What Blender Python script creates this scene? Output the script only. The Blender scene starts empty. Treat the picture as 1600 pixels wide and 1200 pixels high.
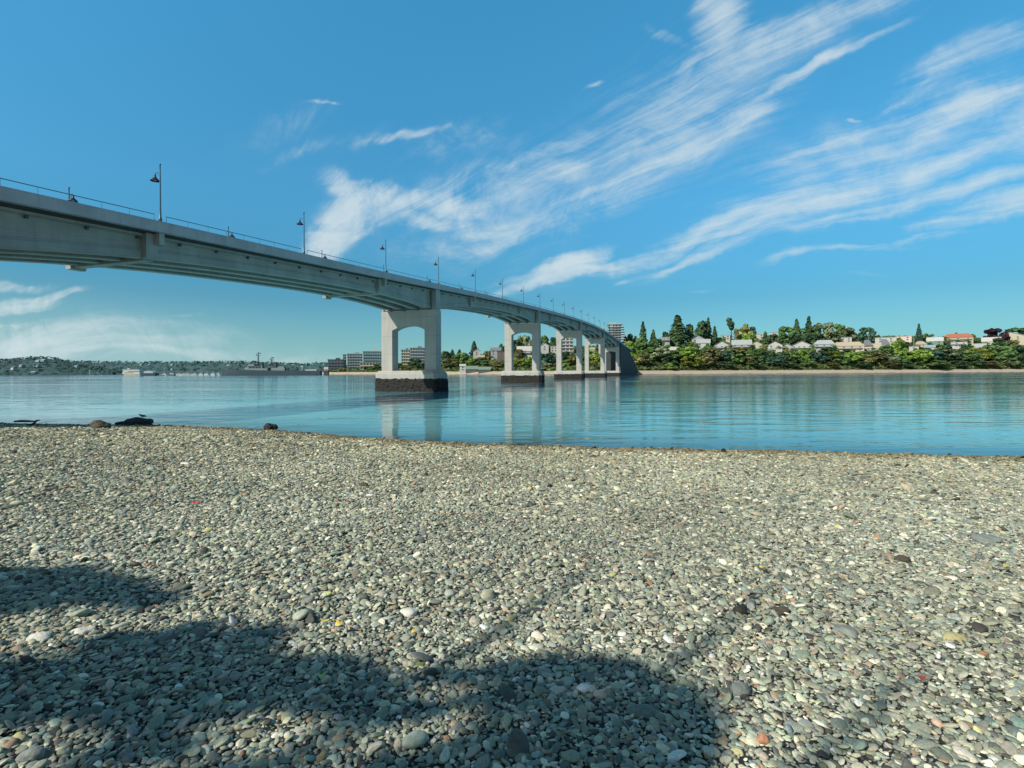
import bpy, bmesh, math, random
import numpy as np
from mathutils import Vector, Matrix, Euler
R = math.radians
random.seed(7); rng = np.random.default_rng(11)
scene = bpy.context.scene
col = scene.collection

# ------------------------------------------------------------------ camera
F = 800.0; EYE = 3.9; HZ = 580.5; ROLL = 0.0044
cd = bpy.data.cameras.new('camera'); cam = bpy.data.objects.new('camera', cd); col.objects.link(cam)
cd.sensor_width = 36.0; cd.lens = 36.0 * F / 1600.0; cd.shift_y = -(600 - HZ) / 1600.0
cd.clip_start = 0.05; cd.clip_end = 20000
cam.location = (0, 0, EYE)
cam.matrix_world = Matrix.Translation((0, 0, EYE)) @ Matrix.Rotation(R(90), 4, 'X') @ Matrix.Rotation(-ROLL, 4, 'Z')
scene.camera = cam
def zat(x, y, Y):            # height above the water of a point seen at column x, row y, at distance Y
    return EYE + ((HZ - ROLL * (x - 800)) - y) * Y / F
def xat(x, Y): return (x - 800) / F * Y

# ------------------------------------------------------------------ helpers
def link(o, parent=None):
    col.objects.link(o)
    if parent: o.parent = parent
    return o
def tag(o, label=None, cat=None, group=None, kind=None):
    if label: o['label'] = label
    if cat: o['category'] = cat
    if group: o['group'] = group
    if kind: o['kind'] = kind
    return o
def empty(name, loc=(0, 0, 0), rz=0.0, label=None, cat=None, group=None):
    o = bpy.data.objects.new(name, None); col.objects.link(o)
    o.location = loc; o.rotation_euler = (0, 0, rz); o.empty_display_size = 0.3
    return tag(o, label, cat, group)

class MB:
    def __init__(s): s.v = []; s.f = []
    def add(s, vs, fs):
        k = len(s.v); s.v += [tuple(p) for p in vs]; s.f += [tuple(i + k for i in f) for f in fs]; return s
    def box(s, c, d, rz=0, taper=1.0):
        cx, cy, cz = c; hx, hy, hz = d[0] / 2, d[1] / 2, d[2] / 2
        ca, sa = math.cos(rz), math.sin(rz); vs = []
        for z, t in ((-hz, 1), (hz, taper)):
            for x, y in ((-hx, -hy), (hx, -hy), (hx, hy), (-hx, hy)):
                x *= t; y *= t
                vs.append((cx + x * ca - y * sa, cy + x * sa + y * ca, cz + z))
        return s.add(vs, [(3, 2, 1, 0), (4, 5, 6, 7), (0, 1, 5, 4), (1, 2, 6, 5), (2, 3, 7, 6), (3, 0, 4, 7)])
    def tube(s, pts, rad, n=8):
        pts = [Vector(p) for p in pts]
        if not hasattr(rad, '__len__'): rad = [rad] * len(pts)
        vs = []; fs = []
        for i, p in enumerate(pts):
            d = (pts[min(i + 1, len(pts) - 1)] - pts[max(i - 1, 0)]).normalized()
            a = d.cross(Vector((0, 0, 1)))
            if a.length < 1e-3: a = d.cross(Vector((1, 0, 0)))
            a.normalize(); b = d.cross(a)
            for k in range(n):
                t = 2 * math.pi * k / n
                vs.append(p + (a * math.cos(t) + b * math.sin(t)) * rad[i])
        for i in range(len(pts) - 1):
            for k in range(n):
                fs.append((i * n + k, i * n + (k + 1) % n, (i + 1) * n + (k + 1) % n, (i + 1) * n + k))
        fs.append(tuple(range(n))[::-1]); fs.append(tuple((len(pts) - 1) * n + k for k in range(n)))
        return s.add(vs, fs)
    def lathe(s, prof, n=14, c=(0, 0, 0)):
        vs = []; fs = []
        for r, z in prof:
            for k in range(n):
                t = 2 * math.pi * k / n; vs.append((c[0] + r * math.cos(t), c[1] + r * math.sin(t), c[2] + z))
        for i in range(len(prof) - 1):
            for k in range(n):
                fs.append((i * n + k, i * n + (k + 1) % n, (i + 1) * n + (k + 1) % n, (i + 1) * n + k))
        return s.add(vs, fs)
    def prism(s, poly, axis_a, axis_b, off0, off1, origin=(0, 0, 0)):
        """poly of (p,q): p along axis_a, q up; extruded along axis_b"""
        o = Vector(origin); A = Vector(axis_a); B = Vector(axis_b); n = len(poly); vs = []
        for off in (off0, off1):
            for p, q in poly: vs.append(o + A * p + B * off + Vector((0, 0, q)))
        fs = [tuple(range(n)), tuple(range(n, 2 * n))[::-1]]
        for k in range(n): fs.append((k, k + n, (k + 1) % n + n, (k + 1) % n))
        return s.add(vs, fs)
    def build(s, name, mat, parent=None, smooth=False, fix=True):
        me = bpy.data.meshes.new(name); me.from_pydata(s.v, [], s.f); me.update()
        if fix:
            bm = bmesh.new(); bm.from_mesh(me); bmesh.ops.recalc_face_normals(bm, faces=bm.faces); bm.to_mesh(me); bm.free()
        if smooth: me.polygons.foreach_set('use_smooth', [True] * len(me.polygons))
        me.materials.append(mat)
        return link(bpy.data.objects.new(name, me), parent)

def np_mesh(name, verts, faces, mat, smooth=False):
    me = bpy.data.meshes.new(name)
    verts = np.asarray(verts, dtype=np.float32); faces = np.asarray(faces, dtype=np.int32)
    k = faces.shape[1]
    me.vertices.add(len(verts)); me.vertices.foreach_set('co', verts.ravel())
    me.loops.add(faces.size); me.loops.foreach_set('vertex_index', faces.ravel())
    me.polygons.add(len(faces)); me.polygons.foreach_set('loop_start', np.arange(0, faces.size, k, dtype=np.int32))
    me.update(calc_edges=True); me.validate()
    if smooth: me.polygons.foreach_set('use_smooth', [True] * len(me.polygons))
    if mat: me.materials.append(mat)
    return me

# ------------------------------------------------------------------ materials
def new_mat(name):
    m = bpy.data.materials.new(name); m.use_nodes = True
    nt = m.node_tree; b = nt.nodes['Principled BSDF']; return m, nt, b
def nd(nt, t, **kw):
    n = nt.nodes.new(t)
    for k, v in kw.items():
        if k.startswith('i_'): n.inputs[k[2:].replace('_', ' ')].default_value = v
        else: setattr(n, k, v)
    return n
def mixc(nt, fac, a, b, blend='MIX'):
    n = nt.nodes.new('ShaderNodeMix'); n.data_type = 'RGBA'; n.blend_type = blend
    for sock, val in ((0, fac), (6, a), (7, b)):
        if hasattr(val, 'is_output'): nt.links.new(val, n.inputs[sock])
        elif sock == 0: n.inputs[0].default_value = val
        else: n.inputs[sock].default_value = (*val, 1) if len(val) == 3 else val
    return n.outputs[2]
def ramp(nt, src, stops, interp='LINEAR'):
    r = nt.nodes.new('ShaderNodeValToRGB'); r.color_ramp.interpolation = interp
    e = r.color_ramp.elements
    while len(e) < len(stops): e.new(0.5)
    for el, (p, c) in zip(e, stops):
        el.position = p; el.color = (*c, 1) if len(c) == 3 else c
    nt.links.new(src, r.inputs[0]); return r.outputs[0]
def math_n(nt, op, a, b=None, c=None, clamp=False):
    n = nt.nodes.new('ShaderNodeMath'); n.operation = op; n.use_clamp = clamp
    for i, v in enumerate((a, b, c)):
        if v is None: continue
        if hasattr(v, 'is_output'): nt.links.new(v, n.inputs[i])
        else: n.inputs[i].default_value = v
    return n.outputs[0]
def noise(nt, vec, scale, detail=4, rough=0.55, dist=0.0, out=0):
    n = nd(nt, 'ShaderNodeTexNoise'); n.inputs['Scale'].default_value = scale; n.inputs['Detail'].default_value = detail
    n.inputs['Roughness'].default_value = rough; n.inputs['Distortion'].default_value = dist
    if vec is not None: nt.links.new(vec, n.inputs['Vector'])
    return n.outputs[out]
def mapped(nt, vec, scale=(1, 1, 1), loc=(0, 0, 0), rot=(0, 0, 0), typ='POINT'):
    m = nt.nodes.new('ShaderNodeMapping'); m.vector_type = typ
    m.inputs['Scale'].default_value = scale; m.inputs['Location'].default_value = loc; m.inputs['Rotation'].default_value = rot
    nt.links.new(vec, m.inputs['Vector']); return m.outputs[0]

def rough_mat(name, c, var=0.25, scale=1.0, rough=0.85, c2=None, bump=0.2, streak=False):
    m, nt, b = new_mat(name)
    pos = nd(nt, 'ShaderNodeNewGeometry').outputs['Position']
    f = noise(nt, pos, scale, 6, 0.6)
    d = c2 or tuple(x * (1 - var) for x in c); l = tuple(min(1, x * (1 + var * .5)) for x in c)
    out = ramp(nt, f, [(0.3, d), (0.55, c), (0.75, l)])
    if streak:
        s = noise(nt, mapped(nt, pos, (1.6, 1.6, 0.10)), 1.0, 6, 0.7)
        out = mixc(nt, math_n(nt, 'MULTIPLY', ramp(nt, s, [(0.45, (0, 0, 0)), (0.75, (1, 1, 1))]), 0.45), out, tuple(x * .55 for x in c))
        if streak == 2:
            nt.links.new(out, b.inputs['Base Color']); b.inputs['Roughness'].default_value = rough
            return m
        # form-work joints: thin dark lines at regular heights
        sp = nd(nt, 'ShaderNodeSeparateXYZ'); nt.links.new(pos, sp.inputs[0])
        fr = math_n(nt, 'FRACT', math_n(nt, 'MULTIPLY', sp.outputs[2], 0.27))
        ln = math_n(nt, 'LESS_THAN', fr, 0.025)
        out = mixc(nt, math_n(nt, 'MULTIPLY', ln, 0.45), out, tuple(x * .4 for x in c))
    nt.links.new(out, b.inputs['Base Color']); b.inputs['Roughness'].default_value = rough
    if bump:
        bp = nd(nt, 'ShaderNodeBump'); bp.inputs['Strength'].default_value = bump; bp.inputs['Distance'].default_value = 0.05
        nt.links.new(noise(nt, pos, scale * 6, 4), bp.inputs['Height']); nt.links.new(bp.outputs[0], b.inputs['Normal'])
    return m
def plain(name, c, rough=0.6, metal=0.0, var=0.12, scale=0.6):
    m, nt, b = new_mat(name)
    pos = nd(nt, 'ShaderNodeNewGeometry').outputs['Position']
    o = ramp(nt, noise(nt, pos, scale, 4), [(0.3, tuple(x * (1 - var) for x in c)), (0.7, tuple(min(1, x * (1 + var)) for x in c))])
    nt.links.new(o, b.inputs['Base Color']); b.inputs['Roughness'].default_value = rough; b.inputs['Metallic'].default_value = metal
    return m
M = {}
M['concrete'] = rough_mat('concrete', (0.40, 0.385, 0.35), 0.13, 0.35, 0.9, streak=True)
M['girder'] = rough_mat('girder_concrete', (0.34, 0.355, 0.33), 0.22, 0.3, 0.85, streak=2)
M['fascia'] = rough_mat('parapet_concrete', (0.41, 0.415, 0.44), 0.18, 0.5, 0.85, streak=2)
M['tide'] = rough_mat('tide_growth', (0.022, 0.018, 0.015), 0.7, 2.2, 0.9, c2=(0.004, 0.004, 0.004), bump=1.0)
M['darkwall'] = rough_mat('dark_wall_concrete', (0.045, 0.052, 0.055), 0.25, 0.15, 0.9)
M['asphalt'] = rough_mat('asphalt', (0.06, 0.06, 0.06), 0.2, 1.0, 0.9)
M['lamp'] = plain('lamp_metal', (0.09, 0.15, 0.17), 0.4, 0.4)
M['shade'] = plain('lamp_shade_enamel', (0.035, 0.03, 0.06), 0.35, 0.2)
M['bulb'] = plain('lamp_glass', (0.6, 0.55, 0.6), 0.2)
M['rail'] = plain('rail_metal', (0.10, 0.16, 0.18), 0.4, 0.5)
M['glass'] = plain('window_glass', (0.05, 0.08, 0.10), 0.12)
for k, c in dict(white=(.44, .44, .41), cream=(.46, .41, .31), grey=(.32, .35, .36), tan=(.40, .33, .24), brown=(.13, .10, .08), blue=(.35, .45, .52),
                 red=(.36, .12, .07), green=(.16, .24, .19), darkgrey=(.08, .09, .10), lightgrey=(.33, .35, .35), slate=(.16, .18, .20), orange=(.55, .22, .10),
                 navy=(.022, .042, .055), shipgrey=(.03, .055, .068), shiplight=(.15, .20, .21), pink=(.62, .5, .45), teal=(.22, .34, .36)).items():
    M[k] = plain(k + '_paint', c, 0.7)
def foliage_mat(name):
    m, nt, b = new_mat(name)
    oi = nd(nt, 'ShaderNodeObjectInfo'); pos = nd(nt, 'ShaderNodeNewGeometry')
    f = noise(nt, pos.outputs['Position'], 0.22, 4)
    c = mixc(nt, ramp(nt, f, [(0.35, (0, 0, 0)), (0.65, (1, 1, 1))]), (0.55, 0.6, 0.6), (1.35, 1.3, 1.1))
    o = mixc(nt, 1.0, oi.outputs['Color'], c, 'MULTIPLY')
    rnd = ramp(nt, pos.outputs['Random Per Island'], [(0, (.6, .6, .6)), (1, (1.35, 1.35, 1.3))])
    o = mixc(nt, 1.0, o, rnd, 'MULTIPLY')
    nt.links.new(o, b.inputs['Base Color']); b.inputs['Roughness'].default_value = 0.75
    b.inputs['Specular IOR Level'].default_value = 0.2
    tr = nd(nt, 'ShaderNodeBsdfTranslucent'); nt.links.new(o, tr.inputs[0])
    mx = nd(nt, 'ShaderNodeMixShader'); mx.inputs[0].default_value = 0.25
    nt.links.new(b.outputs[0], mx.inputs[1]); nt.links.new(tr.outputs[0], mx.inputs[2])
    nt.links.new(mx.outputs[0], nt.nodes['Material Output'].inputs[0])
    return m
M['leaf'] = foliage_mat('foliage')
M['bark'] = rough_mat('bark', (0.09, 0.07, 0.05), 0.4, 1.5)

# ------------------------------------------------------------------ sun and sky
SUN = Vector((-0.609, -0.50, 0.616)).normalized()      # towards the sun
sl = bpy.data.lights.new('sun', 'SUN'); sl.energy = 5.0; sl.angle = R(0.5); sl.color = (1.0, 0.94, 0.82)
so = bpy.data.objects.new('sun', sl); col.objects.link(so); so.location = (-60, -50, 60)
so.rotation_euler = SUN.to_track_quat('Z', 'Y').to_euler()
elev = math.asin(SUN.z); az = math.atan2(SUN.x, SUN.y)
w = bpy.data.worlds.new('World'); scene.world = w; w.use_nodes = True
nt = w.node_tree; bg = nt.nodes['Background']
sky = nd(nt, 'ShaderNodeTexSky'); sky.sky_type = 'NISHITA'; sky.sun_disc = False
sky.sun_elevation = elev; sky.sun_rotation = az; sky.air_density = 1.0; sky.dust_density = 0.4; sky.ozone_density = 1.2
tc = nd(nt, 'ShaderNodeTexCoord').outputs['Generated']
sp = nd(nt, 'ShaderNodeSeparateXYZ'); nt.links.new(tc, sp.inputs[0])
ay = math_n(nt, 'MAXIMUM', math_n(nt, 'ABSOLUTE', sp.outputs[1]), 0.02)
a = math_n(nt, 'DIVIDE', sp.outputs[0], ay); bb = math_n(nt, 'DIVIDE', sp.outputs[2], ay)
cv = nd(nt, 'ShaderNodeCombineXYZ'); nt.links.new(a, cv.inputs[0]); nt.links.new(bb, cv.inputs[1]); P0 = cv.outputs[0]
def px2(x, y): return ((x - 800) / F, (HZ - ROLL * (x - 800) - y) / F)
# gentle warp so that edges feather
wn = noise(nt, P0, 2.6, 5, 0.55, 0, 1)
wv = nd(nt, 'ShaderNodeVectorMath', operation='SUBTRACT'); nt.links.new(wn, wv.inputs[0]); wv.inputs[1].default_value = (.5, .5, .5)
ws = nd(nt, 'ShaderNodeVectorMath', operation='SCALE'); nt.links.new(wv.outputs[0], ws.inputs[0]); ws.inputs['Scale'].default_value = 0.16
wa = nd(nt, 'ShaderNodeVectorMath', operation='ADD'); nt.links.new(P0, wa.inputs[0]); nt.links.new(ws.outputs[0], wa.inputs[1]); P1 = wa.outputs[0]
blobs = [  # centre x, y, half length, half width, angle up to the right, weight
 (540,305,55,18,-35,.6),(695,326,110,17,3,1.0),(560,350,85,26,32,.95),(645,352,85,12,-3,.8),(600,325,70,24,-15,.85),(530,365,60,20,38,.8),
 (880,290,340,75,22,0.40),(885,278,90,20,2,0.55),(1160,185,60,15,8,0.65),(960,290,230,9,24,0.6),(1120,225,160,10,33,.55),(1040,240,260,50,28,0.46),(820,350,230,30,16,0.48),(1240,120,150,9,35,0.6),(760,285,190,22,18,.38),(880,235,130,18,25,.42),
 (1050,150,230,70,38,0.40),(1115,35,100,34,75,0.8),(1070,100,90,12,52,.5),(1310,78,150,8,27,0.6),(1260,28,260,26,20,0.55),(1200,70,240,34,28,.44),(928,129,18,5,10,0.5),(1035,55,55,9,-35,0.42),
 (650,214,80,8,7,0.6),(495,173,55,4,3,0.42),(440,210,90,26,20,0.25),(470,245,70,10,18,0.3),(560,225,60,14,20,.3),(720,225,120,30,14,.28),
 (880,410,90,12,22,.95),(850,432,120,10,16,.7),(1090,366,170,12,18,.9),(1000,392,270,7,11,.6),(1230,335,260,10,21,.65),(1180,372,220,7,14,.6),(1330,330,230,8,18,.55),(1500,296,190,14,13,.75),(1420,318,220,6,15,.55),
 (1400,232,360,62,21,0.52),(1560,160,110,20,22,.75),(1500,190,220,30,23,.6),(1530,85,230,26,27,0.5),(1450,135,170,7,26,0.42),(1470,255,280,14,15,.62),(1350,300,300,26,18,.48),(1640,190,120,60,15,.55),(1300,225,200,10,24,.4),
 (1240,403,60,8,6,.6),(1330,393,110,6,5,.5),(1430,370,150,6,13,.45),(1590,312,120,16,9,.75),(1500,338,130,9,12,.55),(1337,184,12,3.5,0,0.55),(972,428,20,5,10,0.4),(1090,443,40,3,2,0.25),(1360,437,50,4,6,0.25),
 (60,458,100,7,2,0.75),(20,432,90,8,-6,0.6),(30,470,90,10,0,.7),(10,497,50,6,0,0.65),(20,540,400,40,0,0.6),(200,555,320,16,0,.35),(300,493,40,4,4,0.3),(200,520,120,6,0,0.3),(760,470,160,26,12,0.22),(450,565,160,10,0,.3),
]
tot = None
for (x, y, rl, rw, an, wt) in blobs:
    c = px2(x, y)
    mp = mapped(nt, P1, (rl / F * 1.5, rw / F * 2.1, 1), (c[0], c[1], 0), (0, 0, R(an)), 'TEXTURE')
    ln = nd(nt, 'ShaderNodeVectorMath', operation='LENGTH'); nt.links.new(mp, ln.inputs[0])
    mr = nd(nt, 'ShaderNodeMapRange', interpolation_type='SMOOTHSTEP')
    mr.inputs[1].default_value = 1.0; mr.inputs[2].default_value = 0.0; mr.inputs[3].default_value = 0; mr.inputs[4].default_value = wt
    nt.links.new(ln.outputs['Value'], mr.inputs[0])
    tot = mr.outputs[0] if tot is None else math_n(nt, 'MAXIMUM', tot, math_n(nt, 'ADD', mr.outputs[0], math_n(nt, 'MULTIPLY', tot, 0.25)))
# fibres fanning out of the low left, like wind-drawn ice trails
fx, fy = px2(250, 560)
da = math_n(nt, 'SUBTRACT', a, fx); db = math_n(nt, 'SUBTRACT', bb, fy)
wl = nd(nt, 'ShaderNodeSeparateXYZ'); nt.links.new(ws.outputs[0], wl.inputs[0])
ang = math_n(nt, 'ARCTAN2', math_n(nt, 'ADD', db, math_n(nt, 'MULTIPLY', wl.outputs[1], 0.35)), da)
rad = math_n(nt, 'SQRT', math_n(nt, 'ADD', math_n(nt, 'MULTIPLY', da, da), math_n(nt, 'MULTIPLY', db, db)))
pc = nd(nt, 'ShaderNodeCombineXYZ')
nt.links.new(math_n(nt, 'MULTIPLY', ang, 20.0), pc.inputs[0]); nt.links.new(math_n(nt, 'MULTIPLY', rad, 2.2), pc.inputs[1])
n1 = noise(nt, pc.outputs[0], 1.0, 6, 0.62, 0.8)
n2 = noise(nt, P1, 6.0, 6, 0.66, 2.2)
n3 = noise(nt, mapped(nt, pc.outputs[0], (4.2, 1.3, 1)), 1.0, 4, 0.7, 0.3)
fib = math_n(nt, 'ADD', math_n(nt, 'MULTIPLY', n1, 0.55), math_n(nt, 'MULTIPLY', n3, 0.45))
n4 = noise(nt, mapped(nt, pc.outputs[0], (.42, 1.7, 1)), 1.0, 7, 0.66, 1.3)
n5 = noise(nt, mapped(nt, P1, (2.2, 13.0, 1)), 1.0, 6, 0.62, 1.0)
pw = nd(nt, 'ShaderNodeMapRange', interpolation_type='SMOOTHSTEP'); pw.inputs[1].default_value = .30; pw.inputs[2].default_value = .62; nt.links.new(rad, pw.inputs[0])
n4 = math_n(nt, 'ADD', math_n(nt, 'MULTIPLY', n4, pw.outputs[0]), math_n(nt, 'MULTIPLY', n5, math_n(nt, 'SUBTRACT', 1.0, pw.outputs[0])))
iso = math_n(nt, 'ADD', math_n(nt, 'MULTIPLY', n2, 0.4), math_n(nt, 'MULTIPLY', n4, 0.6))
fw = nd(nt, 'ShaderNodeMapRange', interpolation_type='SMOOTHSTEP'); fw.inputs[1].default_value = .45; fw.inputs[2].default_value = 1.25; fw.inputs[3].default_value = .0; fw.inputs[4].default_value = .62
nt.links.new(rad, fw.inputs[0])
tex = math_n(nt, 'ADD', math_n(nt, 'MULTIPLY', fib, fw.outputs[0]), math_n(nt, 'MULTIPLY', iso, math_n(nt, 'SUBTRACT', 1.0, fw.outputs[0])))
tx = nd(nt, 'ShaderNodeMapRange'); tx.inputs[1].default_value = 0.36; tx.inputs[2].default_value = 0.62; nt.links.new(tex, tx.inputs[0])
gate = math_n(nt, 'MULTIPLY', tot, 2.6, clamp=True)
var = math_n(nt, 'MULTIPLY', math_n(nt, 'SUBTRACT', tx.outputs[0], 0.52), 0.90)
dens = math_n(nt, 'MULTIPLY', gate, math_n(nt, 'ADD', math_n(nt, 'MULTIPLY', tot, 0.95), var))
front = math_n(nt, 'GREATER_THAN', sp.outputs[1], 0.0)
dm = nd(nt, 'ShaderNodeMapRange', interpolation_type='SMOOTHSTEP'); dm.inputs[1].default_value = -0.02; dm.inputs[2].default_value = 1.15; dm.inputs[4].default_value = 0.84
nt.links.new(dens, dm.inputs[0])
dens = math_n(nt, 'MULTIPLY', dm.outputs[0], front)
tr_ = ramp(nt, sp.outputs[2], [(0.0, (.32, .80, 1.05)), (.06, (.28, .72, .86)), (.13, (.28, .74, .90)), (.30, (.47, 1.32, 1.50)), (.60, (.56, 1.94, 2.12)), (.80, (.80, .92, .74)), (1, (.80, .82, .64))])  # top stops, above the view, warmed to neutralise the ambient light in shade
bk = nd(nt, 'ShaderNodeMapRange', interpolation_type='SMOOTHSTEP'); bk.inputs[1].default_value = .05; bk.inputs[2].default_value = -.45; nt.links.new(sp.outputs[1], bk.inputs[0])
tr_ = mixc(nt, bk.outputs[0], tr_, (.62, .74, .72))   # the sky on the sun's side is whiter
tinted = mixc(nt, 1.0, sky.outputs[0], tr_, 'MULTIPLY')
# pale haze band at the horizon
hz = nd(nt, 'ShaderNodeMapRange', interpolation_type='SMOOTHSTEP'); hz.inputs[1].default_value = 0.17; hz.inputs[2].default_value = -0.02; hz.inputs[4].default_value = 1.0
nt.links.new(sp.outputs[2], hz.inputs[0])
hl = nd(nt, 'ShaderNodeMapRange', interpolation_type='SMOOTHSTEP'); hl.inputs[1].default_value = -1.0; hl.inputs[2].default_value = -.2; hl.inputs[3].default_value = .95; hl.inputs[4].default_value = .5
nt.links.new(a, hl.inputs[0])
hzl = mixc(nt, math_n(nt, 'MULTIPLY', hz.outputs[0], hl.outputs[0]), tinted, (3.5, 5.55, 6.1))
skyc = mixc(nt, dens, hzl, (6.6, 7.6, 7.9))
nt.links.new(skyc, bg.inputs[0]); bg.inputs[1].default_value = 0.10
w.cycles.sampling_method = 'MANUAL'; w.cycles.sample_map_resolution = 256

# ------------------------------------------------------------------ near beach
SX = [-150, -80, -39.5, -26, -16.3, -7.3, 0, 6.4, 12.3, 22.4, 60, 150]; SY = [60, 50, 39.5, 37.6, 34.4, 29.3, 26.8, 25.5, 24.5, 22.4, 15, 2]
def shore_y(X): return np.interp(X, SX, SY)
def beach_z(X, Y):
    X = np.asarray(X, float); Y = np.asarray(Y, float)
    d = (shore_y(X) - Y) * 0.94
    z = np.where(d > 0, 0.093 * d - 0.0001 * d * d, 0.13 * d)
    z = np.maximum(z, -6.0); z = np.where(d > 45, 0.093 * 45 - 0.2 + (d - 45) * 0.02, z)
    return z + 0.022 * np.sin(X * .9 + Y * .5) * np.cos(Y * .8 - X * .3) + 0.012 * np.sin(X * 2.3 - Y * 1.7)
def grid_obj(name, xs, ys, zf, mat, smooth=True):
    Xg, Yg = np.meshgrid(xs, ys); Z = zf(Xg, Yg); n, m = Xg.shape
    V = np.stack([Xg, Yg, Z], -1).reshape(-1, 3)
    i, j = np.meshgrid(np.arange(n - 1), np.arange(m - 1), indexing='ij'); k = (i * m + j).ravel()
    Fc = np.stack([k, k + 1, k + m + 1, k + m], -1)
    return link(bpy.data.objects.new(name, np_mesh(name, V, Fc, mat, smooth)))
# dark grit under the pebbles, blackened further to paint in shade between stones
m, nt, b = new_mat('beach_grit')
pos = nd(nt, 'ShaderNodeNewGeometry').outputs['Position']
vo = nd(nt, 'ShaderNodeTexVoronoi'); vo.inputs['Scale'].default_value = 26; nt.links.new(pos, vo.inputs['Vector'])
spg = nd(nt, 'ShaderNodeSeparateXYZ'); nt.links.new(pos, spg.inputs[0])
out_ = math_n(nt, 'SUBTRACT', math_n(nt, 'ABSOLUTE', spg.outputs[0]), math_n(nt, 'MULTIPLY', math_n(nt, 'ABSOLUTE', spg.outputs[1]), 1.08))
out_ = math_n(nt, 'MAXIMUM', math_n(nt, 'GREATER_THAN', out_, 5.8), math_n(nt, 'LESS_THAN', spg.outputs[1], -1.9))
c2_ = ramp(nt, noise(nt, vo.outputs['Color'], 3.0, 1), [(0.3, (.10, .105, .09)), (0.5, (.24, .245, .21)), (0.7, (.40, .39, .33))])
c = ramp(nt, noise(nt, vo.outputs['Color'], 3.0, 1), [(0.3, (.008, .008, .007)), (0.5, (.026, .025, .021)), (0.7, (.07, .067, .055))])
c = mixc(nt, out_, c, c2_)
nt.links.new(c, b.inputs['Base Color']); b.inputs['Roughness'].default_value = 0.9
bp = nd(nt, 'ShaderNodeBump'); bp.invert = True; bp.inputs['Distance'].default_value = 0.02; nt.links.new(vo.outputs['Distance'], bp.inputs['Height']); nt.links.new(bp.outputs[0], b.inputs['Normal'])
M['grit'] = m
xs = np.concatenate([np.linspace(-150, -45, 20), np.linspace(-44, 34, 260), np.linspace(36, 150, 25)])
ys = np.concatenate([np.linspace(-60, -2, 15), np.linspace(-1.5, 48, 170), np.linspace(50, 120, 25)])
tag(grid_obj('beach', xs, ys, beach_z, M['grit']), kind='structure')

# pebbles
def pebble_mat():
    m, nt, b = new_mat('pebble_stone')
    at = nd(nt, 'ShaderNodeAttribute', attribute_type='INSTANCER', attribute_name='pcol')
    oc = nd(nt, 'ShaderNodeTexCoord').outputs['Object']
    f = noise(nt, oc, 3.0, 5)
    o = mixc(nt, 1.0, at.outputs['Color'], ramp(nt, f, [(0.3, (.72, .72, .72)), (0.7, (1.2, 1.2, 1.2))]), 'MULTIPLY')
    nt.links.new(o, b.inputs['Base Color']); b.inputs['Roughness'].default_value = 0.75
    b.inputs['Specular IOR Level'].default_value = 0.3
    return m
M['pebble'] = pebble_mat()
pcoll = bpy.data.collections.new('pebble_shapes')
def stone_mesh(name, mat, sub=3, seed=0, flat=0.55, elong=1.3, lump=0.22):
    r2 = random.Random(seed); bm = bmesh.new(); bmesh.ops.create_icosphere(bm, subdivisions=sub, radius=1)
    offs = [(Vector((r2.uniform(-1, 1), r2.uniform(-1, 1), r2.uniform(-1, 1))).normalized(), r2.uniform(0.55, 0.9)) for _ in range(9)]
    for v in bm.verts:
        p = v.co.normalized(); s = 1.0
        for d, h in offs:                       # soft facets
            q = p.dot(d)
            if q > h: s = min(s, h / q * 0.55 + 0.45)
        s += lump * 0.35 * math.sin(p.x * 2.1 + seed) * math.cos(p.y * 2.7 + seed * 2) + 0.04 * math.sin(p.z * 7 + p.x * 5 + seed)
        v.co = Vector((p.x * elong, p.y, p.z * flat)) * s
    me = bpy.data.meshes.new(name); bm.to_mesh(me); bm.free()
    me.polygons.foreach_set('use_smooth', [True] * len(me.polygons)); me.materials.append(mat); return me
NP = 14
for k in range(NP):
    o = bpy.data.objects.new('pebble_shape', stone_mesh('pebble_shape', M['pebble'], 2 if k % 2 else 3, k * 3 + 1, random.uniform(.30, .62), random.uniform(1.1, 1.75)))
    pcoll.objects.link(o)
pts = []
def scatter(y0, y1, sp, size, jit=0.5, lift=0.0):
    ys = np.arange(y0, y1, sp * 0.88); out = []
    for i, y in enumerate(ys):
        half = abs(y) * 1.08 + 6.5
        hl = min(half, 52); xs = np.arange(-hl, min(half, 36), sp) + (i % 2) * sp * .5
        out.append(np.stack([xs, np.full_like(xs, y)], -1))
    p = np.concatenate(out); p += rng.uniform(-jit, jit, p.shape) * sp
    d = shore_y(p[:, 0]) - p[:, 1]; p = p[d > -3.0]
    s = size * np.exp(rng.normal(0, 0.36, len(p))); s = np.clip(s, size * .5, size * 2.3)
    s = s * .93; z = beach_z(p[:, 0], p[:, 1]) + lift + s * rng.uniform(-.28, .48, len(p))
    return p, s, z
layers = [scatter(-2.0, 4.0, .027, .0148), scatter(4.0, 8, .033, .0178), scatter(8, 14, .044, .0240), scatter(14, 22, .062, .034), scatter(22, 46, .090, .050),
          scatter(-2.0, 4.0, .080, .0175, lift=.007), scatter(4.0, 9, .10, .022, lift=.010), scatter(9, 20, .15, .030, lift=.015), scatter(20, 45, .24, .052, lift=.026),
          scatter(-2.0, 8, 0.30, .030, lift=.006), scatter(8, 40, .65, .050, lift=.012)]
XY = np.concatenate([l[0] for l in layers]); S = np.concatenate([l[1] for l in layers]); Z = np.concatenate([l[2] for l in layers])
N = len(XY); print('pebbles', N)
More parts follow.
